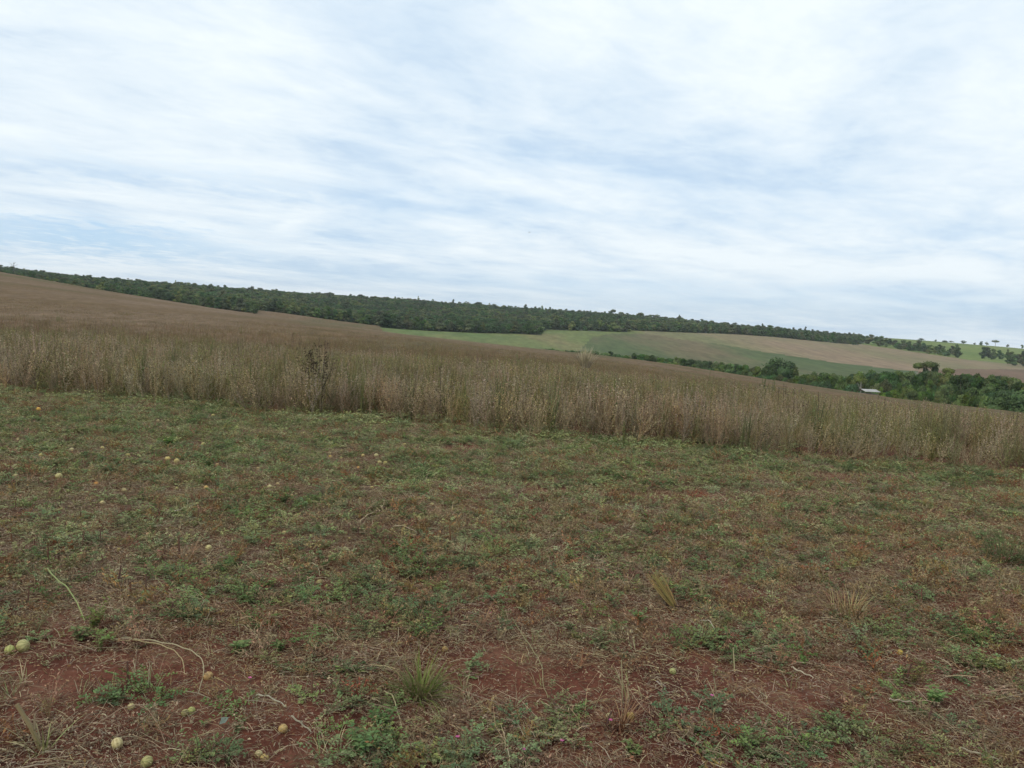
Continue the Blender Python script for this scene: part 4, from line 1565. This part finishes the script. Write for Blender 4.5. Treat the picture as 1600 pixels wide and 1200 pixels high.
VC = (.38, .33, .18)
ground_path('dry_vine', [(176, 1008), (215, 1015), (260, 1028), (283, 1043), (288, 1060)], .0035, VC, 'inner pale vine arching over bare soil at lower left', 'vine', .02, .03)
ground_path('dry_vine', [(190, 1003), (240, 1014), (285, 1028), (312, 1044), (318, 1062), (310, 1090)], .0035, VC, 'outer long pale vine curving down towards the orange oval gourd', 'vine', .02, .03)
ground_path('dry_vine', [(56, 1010), (90, 1011), (130, 1020), (190, 1017)], .0025, VC, 'thin straw-coloured vine right of the pair of gourds at the left edge', 'vine', .02)
ground_path('dry_vine', [(800, 972), (815, 1000), (833, 1030), (846, 1055), (848, 1080), (856, 1097)], .0035, (.33, .27, .15), 'long pale vine trailing down the middle of the foreground', 'vine', .02, .02)
ground_path('dry_vine', [(720, 983), (755, 982), (785, 976), (802, 974)], .003, (.36, .32, .16), 'pale vine running left from the top of the long middle vine', 'vine', .02)
ground_path('dry_vine', [(598, 1092), (612, 1108), (619, 1130), (628, 1150)], .003, VC, 'bent pale stem below and left of the grass tuft', 'vine', .03, .03)
ground_path('dry_vine', [(150, 1142), (190, 1130), (222, 1132), (245, 1152), (258, 1172)], .0028, (.28, .2, .13), 'brown arching stem above the large pale striped gourd', 'vine', .02, .05)
ground_path('dry_vine', [(1088, 1125), (1094, 1113), (1108, 1108), (1115, 1100)], .0025, (.33, .22, .14), 'short curled stem near the right side of the bare soil', 'vine', .02, .03)
ground_path('dry_vine', [(1092, 983), (1108, 992), (1120, 1008)], .003, (.42, .36, .26), 'curved pale stem in the weeds right of centre', 'vine', .04, .03)
ground_path('dry_vine', [(1155, 975), (1175, 984), (1200, 987)], .0028, (.36, .3, .18), 'short pale vine on grey litter right of centre', 'vine', .02, .01)
ground_path('dry_vine', [(475, 892), (488, 892), (497, 900), (499, 908)], .0028, (.34, .32, .18), 'curling stem that leads to the pale ribbed gourd', 'vine', .03, .02)
ground_path('dry_stick', [(1335, 975), (1344, 965), (1351, 954)], .006, (.40, .31, .22), 'thick pale stick leaning on dry grass at right', 'stick', .03, .01)
ground_path('dry_stick', [(1350, 975), (1354, 992)], .004, (.36, .29, .2), 'short pale stick below the thick leaning one at right', 'stick', .02)
ground_path('dry_stick', [(272, 806), (290, 799), (305, 795)], .007, (.42, .36, .28), 'pale grey stick lying on the brown patch at left', 'stick', .03)
ground_path('dry_stick', [(562, 822), (575, 814), (587, 807)], .006, (.40, .32, .20), 'straw-coloured curved stick behind the two cut stalks', 'stick', .03, .02)
ground_path('dry_stick', [(615, 829), (632, 833), (652, 840)], .006, (.34, .27, .18), 'thin brown stick right of the straw-coloured curved one', 'stick', .03, .02)
ground_path('dry_stick', [(230, 829), (250, 830), (275, 829)], .005, (.36, .29, .2), 'long thin stick lying level on the litter at left', 'stick', .03, .01)
ground_path('dry_stick', [(400, 1094), (420, 1100), (446, 1112)], .004, (.40, .36, .26), 'pale straight stem above the single round yellow gourd', 'stick', .02, .01)
ground_path('dry_stick', [(455, 1127), (470, 1138), (486, 1151)], .0045, (.42, .36, .26), 'pale stick on bare soil right of the single round yellow gourd', 'stick', .02)
ground_path('dry_stick', [(918, 1102), (935, 1101), (952, 1099)], .004, (.44, .35, .2), 'pale stick lying left of the upright pale stalks', 'stick', .015)
ground_path('dry_stick', [(1025, 1070), (1036, 1076), (1040, 1078)], .004, (.44, .38, .3), 'tiny pale stick on the red soil strip', 'stick', .015)
ground_path('dry_stick', [(1388, 1103), (1405, 1105), (1428, 1108)], .0045, (.40, .33, .22), 'pale straw lying level at the lower right', 'stick', .03)
ground_path('dry_stick', [(1236, 1052), (1252, 1060), (1270, 1068)], .0045, (.38, .31, .22), 'brown stick sloping down on the litter at the right', 'stick', .03)
ground_path('dry_stick', [(1500, 1180), (1530, 1190), (1560, 1199)], .0045, (.38, .33, .24), 'pale stick near the bottom right corner', 'stick', .03)

# ------------------------------------------------------------------ single plants of the foreground
x, y, z = ground_hit(655, 1086)
TUFT = grass_bits(31, 210, .19, .0055, [(.19, .25, .06), (.24, .28, .08), (.15, .21, .055), (.33, .28, .13)], 1.25, .8, .06)
mesh_obj('grass_tuft', TUFT, None, (x, y, z), 0, 1.0, 'green spiky grass tuft in the foreground left of the centre', 'grass tuft')
x, y, z = ground_hit(1325, 965)
mesh_obj('grass_tuft', grass_bits(32, 160, .2, .005, [(.24, .13, .07), (.30, .19, .1), (.19, .10, .055), (.24, .2, .09)], 1.0, 1.1, .09, M_DRY), None, (x, y, z), 0, 1.0, 'reddish brown dry grass clump beside the thick leaning stick', 'grass tuft')
x, y, z = ground_hit(1570, 882)
mesh_obj('grass_tuft', grass_bits(33, 160, .26, .006, [(.14, .15, .05), (.18, .17, .07), (.11, .13, .045)], .8, .9, .12), None, (x, y, z), 0, 1.0, 'dark olive grass clump at the right edge in the middle ground', 'grass tuft')
x, y, z = ground_hit(985, 1125)
mesh_obj('grass_tuft', grass_bits(34, 90, .13, .004, [(.20, .09, .055), (.16, .07, .045), (.26, .15, .09)], 1.1, 1.2, .05, M_DRY), None, (x - .05, y - .05, z), 0, 1.0, 'dead reddish tuft in front of the bright yellow gourd', 'grass tuft')


def leafy_weed(seed, h, n, col, leaf=.035, spread=.1, stemcol=(.15, .15, .06)):
    global rnd
    keep, rnd = rnd, random.Random(seed)
    st, lf = MB(), MB()
    for b in range(n):
        a = rnd.uniform(0, 6.28)
        q = spread * rnd.uniform(.3, 1)
        e = Vector((math.cos(a) * q, math.sin(a) * q, h * rnd.uniform(.6, 1)))
        m_ = Vector((e.x * .35, e.y * .35, e.z * .55))
        st.tube([Vector((0, 0, -.01)), m_, e], [.003 * h / .3, .0022 * h / .3, .0012 * h / .3], vary(stemcol, .2), 4)
        for j in range(14):
            f = .2 + .8 * j / 13
            p = (m_ * (f * 2)) if f < .5 else m_.lerp(e, f * 2 - 1)
            d = rdir(.5); d.z = abs(d.z) * .6
            ln = leaf * rnd.uniform(.6, 1.2) * (1.1 - .4 * f)
            lf.leaf(p, d, Vector((rnd.gauss(0, .3), rnd.gauss(0, .3), 1)), ln, ln * .5, vary(col, .25, .1), .15)
    a_, b_ = st.mesh('stem', M_DRY), lf.mesh('leaves', M_LEAF)
    rnd = keep
    return a_, b_


def put_weed(u, v, meshes, label, cat='weed', s=1.0, rz=0, name='leafy_weed', group=None, lean=0):
    x, y, z = ground_hit(u, v)
    t = thing(name, label, cat, (x, y, z), rz, s, group, rot=(0, lean, rz))
    mesh_obj('stem', meshes[0], t)
    mesh_obj('leaves', meshes[1], t)
    return t


YG = (.19, .22, .06)
W1 = leafy_weed(41, .15, 9, YG, .03, .09)
put_weed(148, 986, W1, 'yellow-green leafy weed at the foot of the long leaning stem at left', s=1.0)
W2 = leafy_weed(42, .09, 10, (.13, .20, .06), .026, .08)
put_weed(1000, 972, W2, 'bright green feathery weed on grey litter right of the centre', s=1.0)
put_weed(560, 1180, W2, 'bluish green bushy weed at the bottom, right of the gourd pair', s=1.3, rz=2)
put_weed(590, 1140, W2, 'bright green weed between the bare patch and the bent pale stem', s=1.0, rz=3)
put_weed(1455, 1100, W2, 'bright green weed in the dim lower right area', s=1.2, rz=1)
put_weed(265, 702, W2, 'fresh green weed far back in the left part of the strip', s=2.2, rz=1)
put_weed(325, 735, W2, 'small vivid green weed near the left middle gourds', s=1.6, rz=4)
W3 = leafy_weed(43, .07, 5, (.15, .21, .06), .04, .07)
put_weed(125, 1002, W3, 'broad-leaved green seedling right of the pair of gourds at the left edge', s=1.1)
put_weed(375, 1022, W3, 'broad-leaved yellowish seedling in litter left of centre', s=1.0, rz=1)
put_weed(437, 1018, W3, 'small round-leaved green seedling on bare soil left of centre', s=.8, rz=2)
put_weed(420, 922, W3, 'green broad-leaved seedling left of the pale ribbed gourd', s=1.0, rz=3)
put_weed(985, 1180, W3, 'small seedling at the bottom edge right of centre', s=.8, rz=5)
# long leaning stem at left
ground_path('leaning_stem', [(72, 902), (88, 940), (110, 962), (132, 986)], .005, (.24, .26, .10), 'long yellow-green stem leaning down to the right at left', 'stem', .05, .08)
# dried plant lower left
mb = MB()
mb.tube([Vector((-.09, 0, .16)), Vector((-.04, 0, .08)), Vector((0, 0, -.01))], [.007, .008, .010], (.30, .25, .12), 5, True)
mb.tube([Vector((-.03, 0, .07)), Vector((-.05, .04, .11))], [.005, .002], (.28, .22, .12), 4)
DP = mb.mesh('stem', M_DRY)
x, y, z = ground_hit(66, 1172)
t = thing('dried_plant', 'stout dried yellow stem leaning left in the bottom left corner', 'dried plant', (x, y, z))
mesh_obj('stem', DP, t)
mesh_obj('leaves', grass_bits(35, 18, .16, .006, [(.24, .22, .10), (.3, .24, .14), (.2, .2, .09)], 1.1, 1.0, .04, M_DRY), t)
# bent dead bundle right of centre, with its root clod
mb = MB()
for i in range(26):
    o_ = Vector((rnd.gauss(0, .012), rnd.gauss(0, .012), rnd.gauss(0, .006)))
    L_ = rnd.uniform(.7, 1.05)
    tip = Vector((-.15 * L_, .09 * L_, .19 * L_)) + o_ * 2.4
    mb.tube([o_ * .5, Vector((-.06, .03, .075)) * L_ + o_ * 1.6, tip], [.004, .003, .0015], vary((.30, .26, .10), .45), 4)
BND = mb.mesh('stems', M_DRY)
mb = MB()
for i in range(40):
    d = rdir(); d.z = abs(d.z) * .6
    mb.tube([Vector((.01, 0, .01)), Vector((.01, 0, .01)) + d * rnd.uniform(.03, .07)], [.004, .001], vary((.12, .075, .055), .3), 3)
RTS = mb.mesh('roots', M_DRY)
x, y, z = ground_hit(1056, 955)
t = thing('uprooted_plant', 'bent bundle of dead yellow stems lying with its roots bared right of centre', 'dead plant', (x, y, z + .01), 0)
mesh_obj('stems', BND, t)
mesh_obj('roots', RTS, t)


def clod_mesh(seed):
    rg = random.Random(seed)
    import bmesh
    bm = bmesh.new()
    bmesh.ops.create_icosphere(bm, subdivisions=3, radius=1)
    for v_ in bm.verts:
        n_ = v_.co.copy()
        k = 1 + .5 * (float(fbm(np.array([n_.x * 2 + seed]), np.array([n_.y * 2 + n_.z * 1.7]), 5, 3)[0]) - .5) + rg.uniform(-.05, .05)
        v_.co = Vector((n_.x * k, n_.y * k, max(-.2, n_.z * k * .55)))
    me = bpy.data.meshes.new('soil_clod')
    bm.to_mesh(me); bm.free()
    me.materials.append(M_CLOD)
    return me


M_CLOD = ground_mat('dark_clod', [(.075, .03, .022), (.10, .045, .03)], 9, .8, 60, .01)
for (u, v, w, lab) in ((990, 936, .075, 'dark reddish clod of earth left of the uprooted plant'), (930, 862, .05, 'small dark clod among green weeds in the middle ground'),
                       (205, 822, .09, 'dark hollow-looking clod in the left middle ground'), (1365, 930, .06, 'dark clod under dry grass at right')):
    x, y, z = ground_hit(u, v)
    mesh_obj('soil_clod', clod_mesh(u), None, (x, y, z), rnd.uniform(0, 3), (w, w * .7, w * .5), lab, 'clod')

# pink flowers
M_PETAL = plant_mat('petal', .3, .01, .1, .1)
mb = MB()
for i in range(6):
    a = i * math.pi / 3
    mb.leaf(Vector((0, 0, .05)), Vector((math.cos(a), math.sin(a), .35)), Vector((0, 0, 1)), .010, .008, vary((.50, .14, .30), .15), .1)
PET = mb.mesh('petals', M_PETAL)
mb = MB(); mb.tube([Vector((0, 0, -.01)), Vector((.004, 0, .025)), Vector((0, 0, .05))], [.001, .0009, .0008], (.12, .15, .06), 3)
FST = mb.mesh('stem', M_DRY)
for (u, v, lab) in ((390, 1078, 'bright pink flower on bare soil right of the orange oval gourd'), (714, 1172, 'pink flower in the green mat at the bottom centre'), (766, 972, 'small pink flower near the top of the long middle vine'),
                    (953, 1145, 'pink flower below the small yellow gourd'), (877, 1178, 'pink flower in the dense green mat at the bottom'), (1111, 1105, 'purple-pink flower above a curled stem at right'), (818, 1192, 'dark pink flower at the bottom edge')):
    x, y, z = ground_hit(u, v)
    t = thing('pink_flower', lab, 'flower', (x, y, z), rnd.uniform(0, 3), 1.0, 'small pink flowers')
    mesh_obj('petals', PET, t)
    mesh_obj('stem', FST, t)

# pale bluish leaf on the soil
mb = MB()
mb.leaf(Vector((0, 0, .02)), Vector((.4, .3, .25)), Vector((0, -.5, 1)), .04, .032, (.26, .32, .26), .2)
mb.tube([Vector((0, 0, .02)), Vector((.10, -.01, .012))], [.0012, .001], (.25, .2, .12), 3)
x, y, z = ground_hit(342, 1140)
mesh_obj('fallen_leaf', mb.mesh('fallen_leaf', M_LEAF), None, (x, y, z), 0, 1.0, 'pale bluish green leaf lying on dark soil at lower left', 'leaf')

# ------------------------------------------------------------------ taller plants among the crop
def crop_ray(u, v, dy):
    d = pix_ray(u, v)
    s = dy / d.y
    return d.x * s, dy


# dark-podded weed
st, pd = crop_plant(77, 1.25, (.075, .055, .04), 12, 60)
mb = MB()
for b in range(9):
    a = rnd.uniform(0, 6.28)
    q = rnd.uniform(.05, .24)
    e0, e1 = Vector((q * .4 * math.cos(a), q * .4 * math.sin(a), .6)), Vector((q * math.cos(a), q * math.sin(a), rnd.uniform(.9, 1.28)))
    for i in range(26):
        p = e0.lerp(e1, rnd.random() ** .7) + Vector((rnd.gauss(0, .018), rnd.gauss(0, .018), rnd.gauss(0, .02)))
        mb.leaf(p, rdir(), rdir(), rnd.uniform(.022, .045), .018, vary((.05, .036, .026), .4), .3)
x, y = crop_ray(503, 600, 11.35)
t = thing('dark_podded_weed', 'tall dark brown weed with blackish pods standing over the crop left of centre', 'weed', (x, y, land1(x, y)), 0, .93)
mesh_obj('stem', st.mesh('stem', M_DRY), t)
mesh_obj('pods', mb.mesh('pods', M_DRY), t)
x, y = crop_ray(482, 600, 11.55)
t2 = thing('dark_podded_weed', 'smaller blackish weed leaning against the left of the tall dark one', 'weed', (x, y, land1(x, y)), 1.5, .88)
mesh_obj('stem', t.children[0].data if t.children else bpy.data.meshes['stem'], t2)
mesh_obj('pods', bpy.data.meshes['pods'], t2)

# pale grass plume
PL = grass_bits(51, 240, .34, .007, [(.56, .45, .31), (.50, .40, .27), (.6, .5, .37)], .55, .6, .07, M_DRY)
mb = MB(); mb.tube([Vector((0, 0, 0)), Vector((0, 0, .5)), Vector((.03, 0, .95))], [.006, .005, .004], (.3, .26, .14), 4)
x, y = crop_ray(912, 590, 13.2)
t = thing('plume_grass', 'pale feathery grass plume rising above the crop at the centre', 'grass', (x, y, land1(x, y)), 0, 1.12)
mesh_obj('stem', mb.mesh('stem', M_DRY), t)
pl = mesh_obj('plume', PL, t)
pl.location = (.02, 0, .78)
# tall pale seed-stems in the front row left of centre
TS = []
for i in range(3):
    TS.append(crop_plant(90 + i, 1.0, CP, 8, 380))
TSM = [(a.mesh('stem', M_CROP), b.mesh('seed_pods', M_CROP)) for a, b in TS]
for (u, v, s_, lab) in ((452, 646, .8, 'pale forked dry plant standing free in front of the crop left of centre'), (500, 650, .92, 'thick reddish dry plant under the tall dark weed'),
                        (537, 652, .85, 'slim mauve dry plant standing alone in the gap of the crop front'), (577, 655, 1.0, 'broad mauve-grey dry plant standing alone at the crop front')):
    x, y, z = ground_hit(u, v)
    i = rnd.randrange(3)
    t = thing('crop_plant', lab, 'crop plant', (x, y, z), rnd.uniform(0, 6), (s_ * .75, s_ * .75, s_))
    mesh_obj('stem', TSM[i][0], t)
    mesh_obj('seed_pods', TSM[i][1], t)

# green plants growing through the crop
GW = [leafy_weed(60 + i, .95, 7, [(.16, .22, .09), (.13, .19, .07), (.20, .24, .10)][i], .055, .16) for i in range(3)]
for (u, v, dy, s_, k, lab) in ((868, 620, 11.0, .92, 0, 'tall light green weed in the crop front just left of the plume'), (862, 660, 10.7, .5, 1, 'lower light green weed at the foot of the tall one left of the plume'),
                               (960, 640, 11.2, .95, 1, 'green weed in the crop right of the plume'), (553, 640, 12.2, .6, 2, 'bright green weed in the gap beside the broad dry plant'),
                               (325, 560, 17.0, 1.0, 0, 'green bushy weed rising out of the crop at left'), (447, 570, 13.5, .95, 0, 'pale green weed in the crop left of the dark weed'),
                               (728, 620, 11.5, .75, 2, 'light green weed in the crop right of the broad dry plant'), (780, 620, 11.3, .8, 0, 'pale green leafy weed in the crop midway to the plume'),
                               (1108, 560, 18, 1.0, 2, 'yellow-green weed topping the crop right of centre'), (1205, 620, 15, 1.0, 1, 'green leafy weed topping the crop below the round tree'),
                               (1190, 620, 15, 1.05, 1, 'darker green weed beside the leafy one below the round tree'), (1160, 680, 10.3, .55, 2, 'yellowish green weed low in the crop front at right'),
                               (810, 570, 19, 1.05, 0, 'pale green weed topping the crop left of the plume'), (975, 690, 9.9, .45, 1, 'small green weed at the foot of the crop right of the plume')):
    x, y = crop_ray(u, v, dy)
    t = thing('leafy_weed', lab, 'weed', (x, y, land1(x, y)), rnd.uniform(0, 6), s_)
    mesh_obj('stem', GW[k][0], t)
    mesh_obj('leaves', GW[k][1], t)
rw = random.Random(77)
for i in range(70):
    y_ = rw.uniform(9.5, 34) if i % 3 else rw.uniform(9.5, 14)
    u_ = rw.uniform(-60, 1660)
    x_ = float(np.interp(u_, UU, TU)) * y_
    if y_ < float(crop_edge(x_)) + .15:
        y_ = float(crop_edge(x_)) + rw.uniform(.1, 1.2)
    k = rw.randrange(3)
    t = thing('leafy_weed', 'olive green weed growing among the dry stems of the standing crop', 'weed', (x_, y_, land1(x_, y_)), rw.uniform(0, 6), rw.uniform(.6, .98) * float(hfac(x_, y_)), 'green weeds scattered through the crop')
    mesh_obj('stem', GW[k][0], t)
    mesh_obj('leaves', GW[k][1], t)
# dark dead weeds at the crop front right
DW = crop_plant(93, .75, (.055, .035, .03), 5, 60)
DWM = (DW[0].mesh('stem', M_DRY), DW[1].mesh('seed_pods', M_DRY))
for (u, v, dy, s_, lab) in ((1247, 690, 9.5, .55, 'dark dead weed stem in the crop front left of the bare red patch'), (1186, 690, 9.7, .7, 'blackish thin dead weed in the crop front right of centre'), (1285, 620, 12, 1.0, 'dark seed-headed weed in the crop below the shed')):
    x, y = crop_ray(u, v, dy)
    t = thing('dead_weed', lab, 'weed', (x, y, land1(x, y)), rnd.uniform(0, 6), s_)
    mesh_obj('stem', DWM[0], t)
    mesh_obj('seed_pods', DWM[1], t)

for i in range(60):
    y_ = rw.uniform(10.5, 30)
    u_ = rw.choice([rw.uniform(1180, 1600), rw.uniform(-40, 1600)])
    x_ = float(np.interp(u_, UU, TU)) * y_
    if y_ < float(crop_edge(x_)) + .15:
        y_ = float(crop_edge(x_)) + rw.uniform(.2, 1.5)
    t = thing('dead_weed', 'dark brown seed-headed weed poking out of the top of the crop', 'weed', (x_, y_, land1(x_, y_)), rw.uniform(0, 6), rw.uniform(1.0, 1.28) * float(hfac(x_, y_)), 'dark weeds scattered through the crop')
    mesh_obj('stem', DWM[0], t)
    mesh_obj('seed_pods', DWM[1], t)

# ------------------------------------------------------------------ shed with a light roof
def flat_mat(name, col, rough=.6, metal=0, nscale=6, amt=.25):
    m, nt, N, L = new_mat(name)
    out = N('ShaderNodeOutputMaterial')
    p = N('ShaderNodeBsdfPrincipled')
    L(p.outputs[0], out.inputs[0])
    n1 = N('ShaderNodeTexNoise'); n1.inputs['Scale'].default_value = nscale; n1.inputs['Detail'].default_value = 6
    tc = N('ShaderNodeTexCoord'); L(tc.outputs['Object'], n1.inputs['Vector'])
    cr = N('ShaderNodeValToRGB')
    cr.color_ramp.elements[0].position = .3; cr.color_ramp.elements[1].position = .7
    cr.color_ramp.elements[0].color = (*[c * (1 - amt) for c in col], 1)
    cr.color_ramp.elements[1].color = (*[min(1, c * (1 + amt)) for c in col], 1)
    L(n1.outputs[0], cr.inputs[0]); L(cr.outputs[0], p.inputs['Base Color'])
    p.inputs['Roughness'].default_value = rough
    p.inputs['Metallic'].default_value = metal
    return m


def box(mb, x0, x1, y0, y1, z0, z1, col=(1, 1, 1)):
    vs = [Vector((a, b, c)) for c in (z0, z1) for b in (y0, y1) for a in (x0, x1)]
    mb.add(vs, [(0, 2, 3, 1), (4, 5, 7, 6), (0, 1, 5, 4), (2, 6, 7, 3), (0, 4, 6, 2), (1, 3, 7, 5)], col)


M_ROOF = flat_mat('roof_sheet', (.33, .32, .30), .6, 0, 1.2, .15)
M_SHEDW = flat_mat('shed_wall', (.22, .17, .13), .9, 0, 2)
dsh = 132.0
d = pix_ray(1357, 608)
s = dsh / d.y
sx, ztop = d.x * s, CAMZ + d.z * s
zb = land1(sx, dsh)
t = thing('farm_shed', 'low farm shed with a pale sheet roof half hidden behind the crest of the crop', 'shed', (sx, dsh, zb), R(8))
Hs = ztop - zb
mb = MB()
box(mb, -1.25, 1.25, -.9, .9, -.3, Hs - .75)
mesh_obj('wall', mb.mesh('wall', M_SHEDW), t)
mb = MB()   # two roof slopes of corrugated sheet, ridge along x
n = 24
for sgn in (-1, 1):
    for (zz, flip) in ((0, 0), (-.04, 1)):
        vs, fs = [], []
        for i in range(n + 1):
            xx = -1.4 + 2.8 * i / n
            cz = .012 * (1 if i % 2 else -1)
            vs.append(Vector((xx + (.18 if sgn < 0 else 0), sgn * 1.15, Hs - .36 + cz + zz)))
            vs.append(Vector((xx, 0, Hs + cz + zz)))
        for i in range(n):
            fs.append((2 * i, 2 * i + 2, 2 * i + 3, 2 * i + 1))
        mb.add(vs, fs, (1, 1, 1))
mesh_obj('roof', mb.mesh('roof', M_ROOF), t)
for px_ in (-1.3, 1.3):
    for py_ in (-1.05, 1.05):
        mb = MB(); mb.tube([Vector((px_, py_, -.3)), Vector((px_, py_, Hs - .55))], [.06, .06], (1, 1, 1), 6)
        mesh_obj('post', mb.mesh('post', M_SHEDW), t)
# bare pale tree beside the shed
mb = MB()
mb.tube([Vector((0, 0, 0)), Vector((.05, 0, 2.5)), Vector((-.05, 0, 4.4))], [.09, .07, .03], (.35, .32, .28), 5)
for a in (.5, 2.6, 4.0, 1.6):
    mb.tube([Vector((.03, 0, 2.6)), Vector((math.cos(a) * .8, math.sin(a) * .8, 4.2))], [.04, .012], (.35, .32, .28), 4)
PT = mb.mesh('bare_tree', M_BARK)
place_tree(1346, 596, 136, 0, 'slim pale bare tree rising behind the left end of the shed roof', None, crown=PT, unit=4.4, name='bare_tree', parts=False)

# pale flower head in the crop
mb = MB()
for i in range(12):
    a = i * math.pi / 6
    mb.leaf(Vector((0, 0, 0)), Vector((math.cos(a), math.sin(a), .5)), Vector((0, 0, 1)), .035, .022, (.75, .75, .68), .1)
x, y = crop_ray(1346, 645, 14.5)
d = pix_ray(1346, 645)
t = thing('white_flower', 'white flower head showing in the crop below the shed', 'flower', (x, y, land1(x, y)))
hz_ = CAMZ + d.z * 14.5 / d.y - land1(x, y)
f_ = mesh_obj('flower_head', mb.mesh('flower_head', M_PETAL), t); f_.location = (0, 0, hz_)
mb = MB(); mb.tube([Vector((0, 0, 0)), Vector((.01, 0, hz_ * .5)), Vector((0, 0, hz_))], [.003, .0025, .002], (.2, .22, .09), 4)
mesh_obj('stem', mb.mesh('stem', M_DRY), t)

# ------------------------------------------------------------------ birds high over the field
M_BIRD = flat_mat('feathers', (.03, .03, .035), .8, 0, 5)


def bird(u, v, dist, span, label):
    d = pix_ray(u, v)
    s = dist / d.y
    t = thing('bird', label, 'bird', (d.x * s, dist, CAMZ + d.z * s), R(15), span)
    mb = MB()
    mb.tube([Vector((-.26, 0, .0)), Vector((-.2, 0, .01)), Vector((-.08, 0, .015)), Vector((.08, 0, .0)), Vector((.2, 0, .0)), Vector((.34, 0, .0))], [.005, .03, .055, .05, .02, .03], (1, 1, 1), 8, True)
    me = mb.mesh('body', M_BIRD, True)
    mesh_obj('body', me, t)
    for sg in (-1, 1):
        mb = MB()
        top = [Vector((-.09, 0, .02)), Vector((-.07, sg * .25, .09)), Vector((.0, sg * .5, .05)), Vector((.07, sg * .25, .08)), Vector((.08, 0, .01))]
        bot = [p_ - Vector((0, 0, .012)) for p_ in top]
        mb.add(top + bot, [(0, 1, 3, 4), (1, 2, 3), (9, 8, 6, 5), (8, 7, 6), (0, 5, 6, 1), (1, 6, 7, 2), (2, 7, 8, 3), (3, 8, 9, 4)], (1, 1, 1))
        mesh_obj('wing', mb.mesh('wing', M_BIRD), t)


bird(827, 363, 90, .42, 'small dark bird flying alone in the middle of the sky')
bird(1282, 287, 120, .3, 'tiny distant bird high in the sky at right')

# ------------------------------------------------------------------ haze
if HAZE_DENSITY > 0:
    m, nt, N, L = new_mat('haze')
    out = N('ShaderNodeOutputMaterial')
    pv = N('ShaderNodeVolumePrincipled')
    pv.inputs['Color'].default_value = (.86, .93, 1.0, 1)
    pv.inputs['Density'].default_value = HAZE_DENSITY
    L(pv.outputs[0], out.inputs['Volume'])
    mb = MB()
    zlo = float(GZ.min()) - 1.5
    zhi = max(float(GZ.max()), 45.0) + 22
    box(mb, -4600, 4600, -4600, 4600, zlo, zhi)
    o = mesh_obj('haze', mb.mesh('haze', m), None)
    o.data.materials[0] = m
    o['kind'] = 'stuff'
    o['label'] = 'thin pale haze over the far hills'
print('TERRAIN z', GZ.min(), GZ.max(), 'verts', GX.size)
